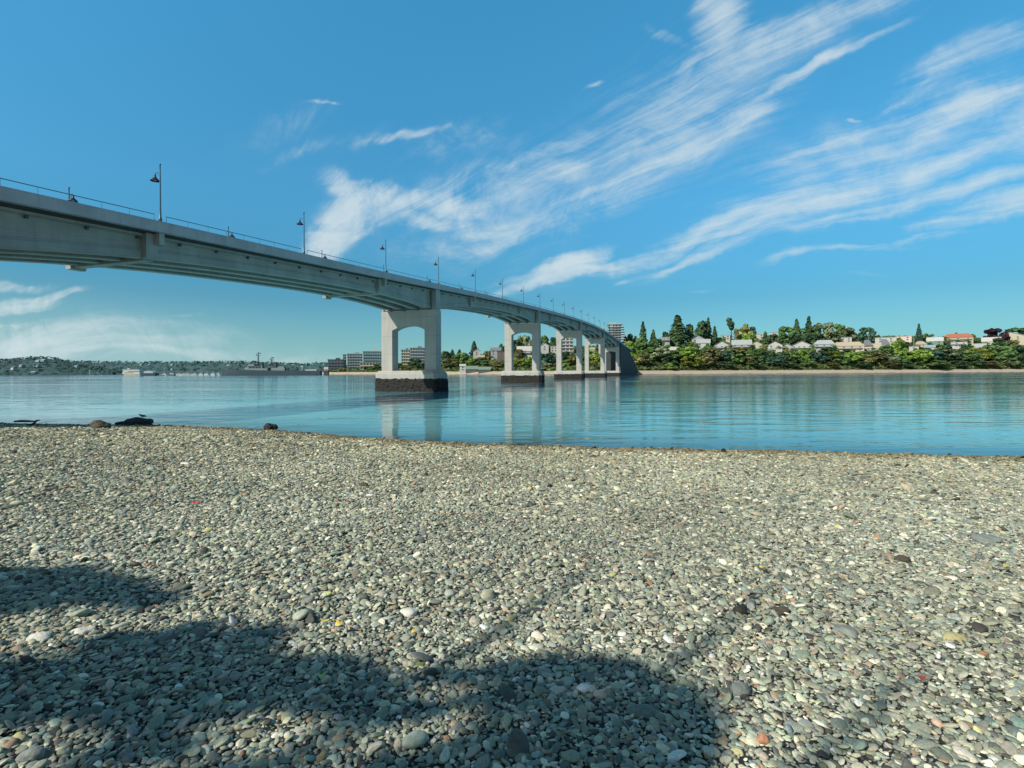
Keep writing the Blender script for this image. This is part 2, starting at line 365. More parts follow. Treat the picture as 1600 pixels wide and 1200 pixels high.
pal = np.array([(.31, .32, .28), (.24, .26, .235), (.37, .36, .30), (.17, .185, .175), (.45, .44, .38), (.27, .27, .22), (.56, .54, .47), (.10, .10, .095), (.30, .235, .18), (.40, .24, .17), (.42, .38, .22), (.22, .27, .26)])
pp = np.array([.20, .18, .15, .13, .09, .09, .03, .06, .028, .003, .004, .035]); pp /= pp.sum()
C = pal[rng.choice(len(pal), N, p=pp)] * np.exp(rng.normal(0, .16, (N, 1))) * (1 + rng.normal(0, .03, (N, 3)))
d = (shore_y(XY[:, 0]) - XY[:, 1])
wet = np.clip(1 - (d - .5 * np.sin(XY[:, 0] * 1.7) - .3 * np.sin(XY[:, 0] * 4.1)) / 3.2, 0, 1)[:, None] ** .7; C = C * (1 - .42 * wet) * (1 - wet * np.array([[0, .12, .28]]))
mid = np.clip((XY[:, 1] - 7) / 16, 0, 1)[:, None]; C = C * (1 + mid * np.array([[.04, .0, -.08]]))
# broad patches of browner and paler stone
pat = np.sin(XY[:, 0] * .6 + 1.3 * np.sin(XY[:, 1] * .35)) * np.sin(XY[:, 1] * .5 + .8)
C = C * (1 + .10 * pat[:, None]); C = np.clip(C ** 1.24 * 1.46 * np.array([1.04, 1.04, .93]), .008, .8)
me = bpy.data.meshes.new('pebbles'); me.vertices.add(N)
me.vertices.foreach_set('co', np.stack([XY[:, 0], XY[:, 1], Z], -1).astype(np.float32).ravel())
rot = np.stack([rng.normal(0, .32, N), rng.normal(0, .32, N), rng.uniform(0, 6.283, N)], -1).astype(np.float32)
scl = (S[:, None] * rng.uniform(.8, 1.25, (N, 3))).astype(np.float32)
me.attributes.new('rot', 'FLOAT_VECTOR', 'POINT').data.foreach_set('vector', rot.ravel())
me.attributes.new('scl', 'FLOAT_VECTOR', 'POINT').data.foreach_set('vector', scl.ravel())
me.attributes.new('pid', 'INT', 'POINT').data.foreach_set('value', rng.integers(0, NP, N).astype(np.int32))
me.attributes.new('pcol', 'FLOAT_COLOR', 'POINT').data.foreach_set('color', np.concatenate([C, np.ones((N, 1))], 1).astype(np.float32).ravel())
pb = link(bpy.data.objects.new('pebbles', me)); tag(pb, 'grey green rounded pebbles covering the whole foreshore', 'pebbles', kind='stuff')
ng = bpy.data.node_groups.new('pebble_scatter', 'GeometryNodeTree')
ng.interface.new_socket('Geometry', in_out='INPUT', socket_type='NodeSocketGeometry'); ng.interface.new_socket('Geometry', in_out='OUTPUT', socket_type='NodeSocketGeometry')
gi = ng.nodes.new('NodeGroupInput'); go = ng.nodes.new('NodeGroupOutput')
m2p = ng.nodes.new('GeometryNodeMeshToPoints'); iop = ng.nodes.new('GeometryNodeInstanceOnPoints')
ci = ng.nodes.new('GeometryNodeCollectionInfo'); ci.inputs['Collection'].default_value = pcoll; ci.inputs['Separate Children'].default_value = True; ci.inputs['Reset Children'].default_value = True
def na(nm, dt):
    n = ng.nodes.new('GeometryNodeInputNamedAttribute'); n.data_type = dt; n.inputs[0].default_value = nm; return n.outputs[0]
L = ng.links.new
L(gi.outputs[0], m2p.inputs['Mesh']); L(m2p.outputs[0], iop.inputs['Points']); L(ci.outputs[0], iop.inputs['Instance'])
iop.inputs['Pick Instance'].default_value = True; L(na('pid', 'INT'), iop.inputs['Instance Index']); L(na('rot', 'FLOAT_VECTOR'), iop.inputs['Rotation']); L(na('scl', 'FLOAT_VECTOR'), iop.inputs['Scale'])
L(iop.outputs[0], go.inputs[0])
md = pb.modifiers.new('scatter', 'NODES'); md.node_group = ng

# ------------------------------------------------------------------ water
m, nt, b = new_mat('sea_water')
pos = nd(nt, 'ShaderNodeNewGeometry').outputs['Position']
sp = nd(nt, 'ShaderNodeSeparateXYZ'); nt.links.new(pos, sp.inputs[0])
far = nd(nt, 'ShaderNodeMapRange', interpolation_type='SMOOTHSTEP'); far.inputs[1].default_value = 35; far.inputs[2].default_value = 220; nt.links.new(sp.outputs[1], far.inputs[0])
patch = ramp(nt, noise(nt, mapped(nt, pos, (.012, .035, 1), rot=(0, 0, R(8))), 1.0, 5, .6, .6), [(0.40, (0, 0, 0)), (0.62, (1, 1, 1))])
amt = math_n(nt, 'ADD', math_n(nt, 'MULTIPLY', patch, 0.75), 0.25)
h1 = noise(nt, mapped(nt, pos, (.9, 1.7, 1), rot=(0, 0, R(-12))), 1.0, 3, .5, .3)
h2 = noise(nt, mapped(nt, pos, (.16, .42, 1), rot=(0, 0, R(10))), 1.0, 3, .5, .3)
h3 = noise(nt, mapped(nt, pos, (4.0, 7.0, 1), rot=(0, 0, R(20))), 1.0, 2, .5)
nearf = math_n(nt, 'SUBTRACT', 1.15, math_n(nt, 'MULTIPLY', far.outputs[0], 1.0))
hh = math_n(nt, 'ADD', math_n(nt, 'MULTIPLY', h1, 0.022), math_n(nt, 'MULTIPLY', h2, 0.13))
hh = math_n(nt, 'ADD', hh, math_n(nt, 'MULTIPLY', math_n(nt, 'MULTIPLY', h3, 0.004), nearf))
hh = math_n(nt, 'MULTIPLY', hh, amt)
bp = nd(nt, 'ShaderNodeBump'); bp.inputs['Strength'].default_value = 1.0; bp.inputs['Distance'].default_value = 1.0
nt.links.new(hh, bp.inputs['Height'])
sh = nd(nt, 'ShaderNodeAttribute', attribute_name='shallow')
deepc = mixc(nt, far.outputs[0], (.16, .46, .50), (.08, .28, .34))
deepc = mixc(nt, math_n(nt, 'MULTIPLY', sh.outputs['Fac'], .8), deepc, (.09, .16, .13))
dif = nd(nt, 'ShaderNodeBsdfDiffuse'); nt.links.new(deepc, dif.inputs[0])
trn = nd(nt, 'ShaderNodeBsdfTransparent'); trn.inputs[0].default_value = (.62, .78, .72, 1)
mb = nd(nt, 'ShaderNodeMixShader'); nt.links.new(math_n(nt, 'MULTIPLY', sh.outputs['Fac'], .85), mb.inputs[0]); nt.links.new(dif.outputs[0], mb.inputs[1]); nt.links.new(trn.outputs[0], mb.inputs[2])
gl = nd(nt, 'ShaderNodeBsdfGlossy'); gl.inputs['Color'].default_value = (.93, .97, 1.0, 1)
nt.links.new(math_n(nt, 'ADD', math_n(nt, 'MULTIPLY', math_n(nt, 'MULTIPLY', far.outputs[0], amt), .10), .03), gl.inputs['Roughness'])
nt.links.new(bp.outputs[0], gl.inputs['Normal'])
fr = nd(nt, 'ShaderNodeFresnel'); fr.inputs['IOR'].default_value = 1.5; nt.links.new(bp.outputs[0], fr.inputs['Normal'])
ms = nd(nt, 'ShaderNodeMixShader'); nt.links.new(fr.outputs[0], ms.inputs[0]); nt.links.new(mb.outputs[0], ms.inputs[1]); nt.links.new(gl.outputs[0], ms.inputs[2])
nt.links.new(ms.outputs[0], nt.nodes['Material Output'].inputs[0]); nt.nodes.remove(b)
M['water'] = m
xs = np.concatenate([-np.geomspace(12000, 60, 24), np.linspace(-55, 45, 130), np.geomspace(50, 12000, 24)])
ys = np.concatenate([np.linspace(-60, 8, 8), np.linspace(10, 70, 110), np.geomspace(73, 16000, 40)])
wo = grid_obj('water', xs, ys, lambda X, Y: X * 0.0, M['water']); tag(wo, kind='structure')
vc = np.zeros(len(wo.data.vertices) * 3, np.float32); wo.data.vertices.foreach_get('co', vc); vc = vc.reshape(-1, 3)
dep = np.clip(-beach_z(vc[:, 0], vc[:, 1]), 0, 99); shv = np.where(vc[:, 1] < 100, np.exp(-dep / .55), 0).astype(np.float32)
wo.data.attributes.new('shallow', 'FLOAT', 'POINT').data.foreach_set('value', shv)
sb = MB().add([(-16000, 100, -6.2), (16000, 100, -6.2), (16000, 16000, -6.2), (-16000, 16000, -6.2)], [(0, 1, 2, 3)]).build('seabed', M['grit'], fix=False); tag(sb, kind='structure')

# ------------------------------------------------------------------ bridge
TH = math.atan(267 / F); D = Vector((math.sin(TH), math.cos(TH), 0)); V = Vector((-D.y, D.x, 0)); UP = Vector((0, 0, 1))
SPC = 18.07 / D.y; E0 = Vector((267 / F * 47.52 - 2138 * 18.07 / F, 47.52, 0))
BW = 13.0
_n = [-4, -.65, 0, 1, 2, 3, 4, 5, 7, 9, 11, 13, 15, 17, 19, 21, 24, 30]; _z = [9.5, 13.3, 14.1, 15.2, 16.3, 17.45, 18.6, 19.7, 21.6, 23.3, 24.6, 25.4, 25.5, 24.7, 23.3, 21.9, 20.2, 17.5]
nn = np.linspace(-4, 30, 500); zz = np.interp(nn, _n, _z)
ker = np.exp(-np.linspace(-2, 2, 31) ** 2); ker /= ker.sum(); zz = np.convolve(np.pad(zz, 15, mode='reflect', reflect_type='odd'), ker, 'valid')
def Pz(n): return EYE + float(np.interp(n, nn, zz))
def BP(n, v, z): return E0 + D * (SPC * n) + V * v + UP * z
def depth(n):
    t = abs(((n + 1) / 4.0) % 1.0 - 0.5) * 2
    return 3.0 + 2.1 * t ** 2.6
def sweep(sec, n0, n1, step=0.25):
    k = max(1, round((n1 - n0) / step)); mb = MB(); vs = []; fs = []; m0 = None
    for i in range(k + 1):
        n = n0 + (n1 - n0) * i / k; s = sec(n); m0 = len(s)
        vs += [BP(n, v, z) for v, z in s]
    for i in range(k):
        for j in range(m0):
            fs.append((i * m0 + j, i * m0 + (j + 1) % m0, (i + 1) * m0 + (j + 1) % m0, (i + 1) * m0 + j))
    fs.append(tuple(range(m0))); fs.append(tuple(k * m0 + j for j in range(m0))[::-1])
    return mb.add(vs, fs)
N0, N1 = -1.9, 19.4
bridge = empty('bridge', BP(-1, 0, 0) * 1.0, 0, 'long concrete road bridge on arched twin column piers crossing the strait', 'bridge')
off = bridge.location.copy()
def bpart(mb, name, mat, parent=None, smooth=False):
    p = parent or bridge
    o = mb.build(name, mat, None, smooth); o.parent = p
    o.matrix_parent_inverse = Matrix.Translation(-off) if p is bridge else Matrix.Identity(4)
    return o
bpart(sweep(lambda n: [(0.45, Pz(n) - .98), (0.45, Pz(n) - .70), (BW - .45, Pz(n) - .70), (BW - .45, Pz(n) - .98), (11.9, Pz(n) - 1.15), (1.1, Pz(n) - 1.15)], N0, 24.5), 'deck', M['asphalt'])
bpart(sweep(lambda n: [(0.0, Pz(n) - 1.0), (0.0, Pz(n) - .12), (.05, Pz(n)), (.36, Pz(n)), (.42, Pz(n) - .69), (.42, Pz(n) - 1.03)], N0, 24.5), 'parapet', M['fascia'])
bpart(sweep(lambda n: [(BW, Pz(n) - 1.0), (BW, Pz(n) - .12), (BW - .05, Pz(n)), (BW - .36, Pz(n)), (BW - .42, Pz(n) - .69), (BW - .42, Pz(n) - 1.03)], N0, 24.5), 'parapet', M['fascia'])
for c in (1.95, 4.95, 8.05, 11.05):
    def sec(n, c=c):
        P = Pz(n); B = P - depth(n)
        return [(c - .62, P - 1.16), (c - .62, P - 1.34), (c - .24, P - 1.46), (c - .24, B + .95), (c - .40, B + .62), (c - .46, B + .06), (c - .40, B), (c + .40, B), (c + .46, B + .06), (c + .40, B + .62), (c + .24, B + .95), (c + .24, P - 1.46), (c + .62, P - 1.34), (c + .62, P - 1.16)]
    bpart(sweep(sec, N0, N1), 'girder', M['girder'])
bpart(sweep(lambda n: [(1.655, Pz(n) - depth(n) + 1.28), (1.655, Pz(n) - depth(n) + 1.22), (1.72, Pz(n) - depth(n) + 1.22), (1.72, Pz(n) - depth(n) + 1.28)], N0, N1), 'ledge', M['fascia'])
def bbox(mb, n, dn, v0, v1, z0, z1, z0b=None):
    """a block across the bridge centred at n, dn metres long along it"""
    h = dn / 2 / SPC; vs = []
    for q in (n - h, n + h):
        for v in (v0, v1):
            vs += [BP(q, v, z0 if v == v0 or z0b is None else z0b), BP(q, v, z1)]
    return mb.add(vs, [(0, 1, 3, 2), (4, 6, 7, 5), (0, 2, 6, 4), (1, 5, 7, 3), (0, 4, 5, 1), (2, 3, 7, 6)])
for s in range(-1, 5):
    for q in (1, 3):
        n = -1 + 4 * s + q
        if n < N0 or n > N1: continue
        P = Pz(n); B = P - depth(n)
        mb = MB(); bbox(mb, n - .012, 1.1, .95, 1.70, B - .12, P - 1.05); bbox(mb, n + .012, .5, .30, 1.70, P - 2.1, P - 1.02)
        bbox(mb, n, .9, 1.71, 12.2, B - .22, P - 1.17); bbox(mb, n, 1.4, 11.4, 12.1, B - .42, B + .3)
        bpart(mb, 'cross_beam', M['girder'])
    n = 1 + 4 * s
piers = [-1, 3, 7, 11, 15, 19]
ORD = ['the beach', 'first', 'second', 'third', 'fourth', 'fifth']
for k, n in enumerate(piers):
    P = Pz(n); ctop = P - depth(n) - .06; crown = ctop - 3.0; spring = ctop - 3.9
    ftop = 4.15 if k else 2.2
    px = empty('pier'); px.parent = bridge; px.matrix_parent_inverse = Matrix.Translation(-off)
    px.empty_display_size = 1
    # columns
    for (v0, v1) in ((.25, 2.75), (BW - 2.9, BW - .4)):
        mb = MB(); bbox(mb, n, 2.3, v0, v1, ftop - .3, spring)
        o = bpart(mb, 'column', M['concrete'], px)
    # cap with an arched soffit
    poly = []
    va, vb = 2.75, BW - 2.9; mid = (va + vb) / 2; hw = (vb - va) / 2
    for i in range(13):
        t = math.pi * i / 12; c_ = math.cos(t); s_ = math.sin(t)
        poly.append((mid - hw * c_, spring + (crown - spring) * (1 - abs(c_) ** 2.2)))
    poly += [(BW - .4, spring), (BW - .4, ctop), (.25, ctop), (.25, spring)]
    mb = MB(); mb.prism(poly, V, D, -1.15, 1.15, BP(n, 0, 0)); bpart(mb, 'cap_beam', M['concrete'], px)
    mb = MB(); bbox(mb, n, 1.7, .35, 1.3, ctop + .004, P - 1.04); bbox(mb, n, 1.0, 1.302, 12.3, ctop + .25, P - 1.16); bbox(mb, n, 1.6, 12.32, 12.65, ctop + .004, P - 1.04)
    for c in (1.95, 4.95, 8.05, 11.05): bbox(mb, n, 1.1, c - .35, c + .35, ctop + .002, ctop + .2)
    bpart(mb, 'diaphragm', M['girder'], px)
    if k:
        def ring(e, z): # chamfered rectangle in plan
            v0, v1, l, c = -.95 - e, BW + .75 + e, 2.7 + e, .9
            q = [(v0 + c, -l), (v1 - c, -l), (v1, -l + c), (v1, l - c), (v1 - c, l), (v0 + c, l), (v0, l - c), (v0, -l + c)]
            return [BP(n, v, z) + D * u for v, u in q]
        def stack(rs):
            vs = []; fs = []
            for r in rs: vs += r
            for i in range(len(rs) - 1):
                for j in range(8): fs.append((i * 8 + j, i * 8 + (j + 1) % 8, i * 8 + 8 + (j + 1) % 8, i * 8 + 8 + j))
            fs += [tuple(range(8)), tuple((len(rs) - 1) * 8 + j for j in range(8))[::-1]]
            return MB().add(vs, fs)
        bpart(stack([ring(-.12, 2.5), ring(-.12, 3.5), ring(-.5, ftop - .05), ring(-.62, ftop)]), 'footing', M['concrete'], px)
        o = bpart(stack([ring(.12, -6), ring(.12, .4), ring(.1, 2.45), ring(0, 2.72)]), 'mussel_crust', M['tide'], px)
        sd = o.modifiers.new('s', 'SUBSURF'); sd.subdivision_type = 'SIMPLE'; sd.levels = sd.render_levels = 5
        tx_ = bpy.data.textures.new('crust', 'CLOUDS'); tx_.noise_scale = .5
        dm_ = o.modifiers.new('d', 'DISPLACE'); dm_.texture = tx_; dm_.strength = .55; dm_.mid_level = .85; dm_.texture_coords = 'GLOBAL'
    else:
        mb = MB(); bbox(mb, n, 5, -.8, BW + .6, -1, ftop); bpart(mb, 'footing', M['concrete'], px)
for q in np.arange(-.72, 7, .22):
    if min(abs(q - x) for x in (0, 2, 3, 4, 6)) < .06: continue
    mb = MB(); bbox(mb, q, .22, 1.45, 1.69, Pz(q) - 1.66, Pz(q) - 1.37); bpart(mb, 'scupper', M['darkgrey'])
# rails, one run per lamp bay
for side, v in ((0, .2), (1, BW - .2)):
    for k in range(-2, 22):
        q = [k + .03 + .94 * i / 8 for i in range(9)]
        if k == -2: q = [x for x in q if x > -1.88]
        mb = MB(); pts_ = [BP(q[0], v, Pz(q[0]) - .05)] + [BP(x, v, Pz(x) + .56) for x in q] + [BP(q[-1], v, Pz(q[-1]) - .05)]
        mb.tube(pts_, .035, 6)
        for x in q[1:-1]: mb.tube([BP(x, v, Pz(x) - .05), BP(x, v, Pz(x) + .54)], .014, 4)
        bpart(mb, 'railing', M['rail'])
# abutment with a sloping wing wall
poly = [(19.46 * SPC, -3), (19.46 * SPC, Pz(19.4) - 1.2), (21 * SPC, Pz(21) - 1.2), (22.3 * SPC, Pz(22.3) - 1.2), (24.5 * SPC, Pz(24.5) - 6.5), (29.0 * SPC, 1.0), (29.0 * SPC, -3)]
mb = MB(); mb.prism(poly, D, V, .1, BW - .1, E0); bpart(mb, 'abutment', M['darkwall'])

# street lamps
def make_lamp():
    r = empty('street_lamp')
    mb = MB(); mb.lathe([(.0, 0), (.15, 0), (.15, .25), (.10, .4), (.075, 1.2), (.06, 4.0), (.05, 4.6), (.05, 5.15), (.085, 5.18), (.085, 5.26), (0, 5.32)], 10); mb.build('pole', M['lamp'], r, True)
    mb = MB(); mb.tube([(0, 0, 4.45), (0, .3, 4.52), (0, .58, 4.50), (0, .62, 4.36)], .028, 6); mb.tube([(0, 0, 4.15), (0, .2, 4.25), (0, .35, 4.5)], .018, 5); mb.build('arm', M['lamp'], r)
    mb = MB(); mb.lathe([(.0, 4.38), (.07, 4.36), (.09, 4.18), (.14, 4.08), (.30, 3.92), (.40, 3.82), (.40, 3.79), (.28, 3.90)], 16, (0, .62, 0)); mb.build('lamp_shade', M['shade'], r, True)
    mb = MB(); mb.lathe([(0, 3.78), (.12, 3.82), (.16, 3.9), (.1, 4.0), (0, 4.02)], 10, (0, .62, 0)); mb.build('bulb', M['bulb'], r, True)
    return r
def copy_tree(o, parent=None):
    c = o.copy(); col.objects.link(c)
    if parent: c.parent = parent
    for ch in o.children: copy_tree(ch, c)
    return c
ordw = ['first', 'second', 'third', 'fourth', 'fifth', 'sixth', 'seventh', 'eighth', 'ninth', 'tenth', 'eleventh', 'twelfth', 'thirteenth', 'fourteenth', 'fifteenth', 'sixteenth', 'seventeenth', 'eighteenth', 'nineteenth', 'twentieth']
proto = make_lamp(); first = True
angV = math.atan2(V.y, V.x) - math.pi / 2
for k in range(0, 19):
    o = proto if first else copy_tree(proto); first = False
    o.location = BP(k, .2, Pz(k) - .02); o.rotation_euler = (0, 0, angV); o.scale = (1.02,) * 3
    where = ' above the %s pier' % ORD[piers.index(k)] if k in piers else ''
    tag(o, '%s street lamp from the left on the near parapet%s' % (ordw[k], where), 'street lamp', 'street lamps along the bridge')
for k in range(0, 15):
    o = copy_tree(proto); o.location = BP(k, BW - .25, Pz(k) - .6); o.rotation_euler = (0, 0, angV + math.pi)
    o.scale = (1.0,) * 3
    tag(o, '%s street lamp from the left on the far parapet, only its head showing' % ordw[k], 'street lamp', 'street lamps along the bridge')

# ------------------------------------------------------------------ far shore terrain
TPX = [490, 520, 560, 600, 700, 800, 880, 945, 1000, 1100, 1200, 1400, 1600, 2200, 2800]
TYS = [880, 860, 830, 800, 690, 620, 560, 505, 535, 565, 595, 645, 700, 860, 1000]
CPX = [490, 505, 530, 560, 600, 680, 740, 800, 860, 950, 1010, 1100, 1200, 1300, 1400, 1500, 1600, 2200, 2800]
CYY = [583, 581, 577, 574, 571, 564, 557, 549, 544, 541, 540, 535, 528, 526, 526, 528, 531, 533, 540]
def t_ys(px): return np.interp(px, TPX, TYS)
def t_z(px, t):
    px = np.asarray(px, float); t = np.asarray(t, float)
    ys = t_ys(px); yc = np.interp(px, CPX, CYY)
    crest = EYE + (HZ - ROLL * (px - 800) - yc) * (ys + 300) / F
    bt = np.minimum(4.2, crest)
    u = np.clip((t - 24) / 290, 0, 1); prof = 0.55 * (1 - (1 - u) ** 3) + 0.45 * u
    z = np.where(t < 24, bt * t / 24, bt + (crest - bt) * prof)
    z = np.where(t < 0, t * .12, z)
    return z + np.where(t > 40, 1.2 * np.sin(px * .05 + t * .03) * np.sin(t * .05), 0)
def TP(px, t):
    Y = float(t_ys(px)) + t; return Vector(((px - 800) / F * Y, Y, float(t_z(px, t))))
m, nt, b = new_mat('hillside_ground')
pos = nd(nt, 'ShaderNodeNewGeometry').outputs['Position']; sp = nd(nt, 'ShaderNodeSeparateXYZ'); nt.links.new(pos, sp.inputs[0])
g = ramp(nt, noise(nt, pos, .08, 6, .65), [(.3, (.02, .035, .015)), (.55, (.06, .09, .03)), (.72, (.14, .14, .07))])
s_ = ramp(nt, noise(nt, pos, .4, 6, .7), [(.3, (.36, .29, .21)), (.7, (.52, .44, .34))])
zz_ = math_n(nt, 'ADD', sp.outputs[2], math_n(nt, 'MULTIPLY', noise(nt, pos, .1, 3), 1.5))
o = mixc(nt, math_n(nt, 'GREATER_THAN', zz_, 4.9), s_, g)
o = mixc(nt, math_n(nt, 'LESS_THAN', zz_, 1.15), o, (.13, .115, .085))
nt.links.new(o, b.inputs['Base Color']); b.inputs['Roughness'].default_value = .95; M['hillside'] = m
pxs = np.concatenate([np.linspace(490, 1620, 260), np.linspace(1640, 2800, 40)]); ts = np.concatenate([[-40, -10], np.linspace(0, 60, 14), np.linspace(70, 400, 26), [600, 1200, 3000]])
PXg, Tg = np.meshgrid(pxs, ts); Yg = t_ys(PXg) + Tg; Vt = np.stack([(PXg - 800) / F * Yg, Yg, t_z(PXg, Tg)], -1).reshape(-1, 3)
n_, m_ = PXg.shape; i, j = np.meshgrid(np.arange(n_ - 1), np.arange(m_ - 1), indexing='ij'); k = (i * m_ + j).ravel()
tag(link(bpy.data.objects.new('hillside', np_mesh('hillside', Vt, np.stack([k, k + 1, k + m_ + 1, k + m_], -1), M['hillside'], True))), kind='structure')

# leaf-card clouds
def cards(centres, normals, size, aspect=1.0):
    n = len(centres); nrm = normals / (np.linalg.norm(normals, axis=1, keepdims=True) + 1e-9)
    r = rng.normal(size=(n, 3)); u = np.cross(nrm, r); u /= np.linalg.norm(u, axis=1, keepdims=True) + 1e-9; v = np.cross(nrm, u)
    s = (size * np.exp(rng.normal(0, .3, n)))[:, None] if np.isscalar(size) else size[:, None]
    q = np.stack([centres - u * s - v * s * aspect * .6, centres + u * s * .7 - v * s * aspect, centres + u * s + v * s * aspect * .7, centres - u * s * .6 + v * s * aspect], 1)
    return q.reshape(-1, 3), np.arange(n * 4).reshape(n, 4)
def crown_mesh(kind, seed):
    g = np.random.default_rng(seed); C_ = []; Nn = []
    if kind == 'broad':
        nl = 24
        for i in range(nl):
            th = g.uniform(0, 6.28); z = g.uniform(.22, .88); rr = .36 * math.sqrt(max(.05, 1 - ((z - .5) / .47) ** 2)) * g.uniform(.55, 1)
            c = np.array([rr * math.cos(th), rr * math.sin(th), z]); r = g.uniform(.09, .16)
            d = g.normal(size=(64, 3)); d /= np.linalg.norm(d, axis=1, keepdims=True)
            C_.append(c + d * r * g.uniform(.65, 1.12, (64, 1)) * np.array([1, 1, .8])); Nn.append(d + g.normal(0, .45, (64, 3)) + np.array([0, 0, .3]))
        size = .044
    elif kind == 'conifer':
        for z in np.linspace(.12, .98, 26):
            r0 = .26 * (1 - z) ** .8 * g.uniform(.75, 1.15) + .012; k = int(14 + 60 * (1 - z))
            th = g.uniform(0, 6.28, k); r = r0 * np.sqrt(g.uniform(.15, 1.1, k)) * (1 + .25 * np.sin(th * 3 + z * 20))
            C_.append(np.stack([r * np.cos(th), r * np.sin(th), z - .25 * r + g.normal(0, .012, k)], -1)); Nn.append(np.stack([np.cos(th), np.sin(th), np.full(k, 1.1)], -1) + g.normal(0, .35, (k, 3)))
        size = .034
    elif kind == 'column':
        for i in range(16):
            z = g.uniform(.12, .94); rr = .10 * g.uniform(0, 1); th = g.uniform(0, 6.28); c = np.array([rr * math.cos(th), rr * math.sin(th), z]); d = g.normal(size=(45, 3)); d /= np.linalg.norm(d, axis=1, keepdims=True)
            C_.append(c + d * np.array([.09, .09, .10]) * (1.1 - .5 * z)); Nn.append(d + g.normal(0, .4, (45, 3)))
        size = .024
    elif kind == 'tuft':      # tall bare trunk with a small crown at the very top
        for i in range(10):
            z = g.uniform(.66, .95); rr = .07 * g.uniform(0, 1); th = g.uniform(0, 6.28); c = np.array([rr * math.cos(th), rr * math.sin(th), z]); d = g.normal(size=(50, 3)); d /= np.linalg.norm(d, axis=1, keepdims=True)
            C_.append(c + d * np.array([.075, .075, .07])); Nn.append(d + g.normal(0, .4, (50, 3)))
        size = .022
    q, f = cards(np.concatenate(C_), np.concatenate(Nn), size)
    return np_mesh('crown', q, f, M['leaf'])
def trunk_mesh(kind, seed):
    r2 = random.Random(seed); mb = MB()
    if kind == 'broad':
        mb.tube([(0, 0, -.06), (.01, 0, .2), (-.01, .01, .45), (.01, 0, .75)], [.03, .022, .016, .005], 6)
        for i in range(5):
            th = r2.uniform(0, 6.28); z = r2.uniform(.18, .45); mb.tube([(0, 0, z), (.12 * math.cos(th), .12 * math.sin(th), z + .12), (.26 * math.cos(th), .26 * math.sin(th), z + .2)], [.013, .009, .003], 5)
    else:
        mb.tube([(0, 0, -.06), (0, 0, .5), (0, 0, .97)], [.022, .014, .003], 6)
        if kind != 'column':
            for i in range(8):
                th = r2.uniform(0, 6.28); z = r2.uniform(.25, .8); l = .16 * (1 - z) + .02; mb.tube([(0, 0, z), (l * math.cos(th), l * math.sin(th), z - .01)], [.006, .002], 4)
    me = bpy.data.meshes.new('trunk'); me.from_pydata(mb.v, [], mb.f); me.materials.append(M['bark']); return me
TM = {k: [(crown_mesh(k, 10 * i + s), trunk_mesh(k, i)) for i in range(n)] for s, (k, n) in enumerate((('broad', 7), ('conifer', 4), ('column', 2), ('tuft', 1)))}
WREF = {'broad': .72, 'conifer': .40, 'column': .30, 'tuft': .24}
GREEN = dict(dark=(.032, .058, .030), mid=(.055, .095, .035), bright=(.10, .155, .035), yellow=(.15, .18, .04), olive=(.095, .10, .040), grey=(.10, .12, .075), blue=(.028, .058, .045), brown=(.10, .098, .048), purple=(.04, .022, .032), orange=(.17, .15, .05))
NMK = {'broad': 'broadleaf_tree', 'conifer': 'conifer_tree', 'column': 'columnar_tree', 'tuft': 'tall_pine_tree'}
def tree(px, ytop, wpx, t, kind, colr, label, group=None, base=None, cat='tree'):
    p = TP(px, t); Y = p.y; h = zat(px, ytop, Y) - p.z
    if h < 3: h = 3
    wid = wpx * Y / F
    r = empty(NMK[kind], p, random.uniform(0, 6.28), label, cat, group)
    i = random.randrange(len(TM[kind])); cm, tm = TM[kind][i]; r.scale = (wid / WREF[kind], wid / WREF[kind], h)
    tr = link(bpy.data.objects.new('trunk', tm), r); c = link(bpy.data.objects.new('crown', cm), r)
    g = GREEN[colr]; k = random.uniform(2.2, 2.9) * (.55 if colr in ('purple', 'yellow', 'brown', 'orange') else 1); c.color = (g[0] * k, g[1] * k, g[2] * k, 1)
    return r

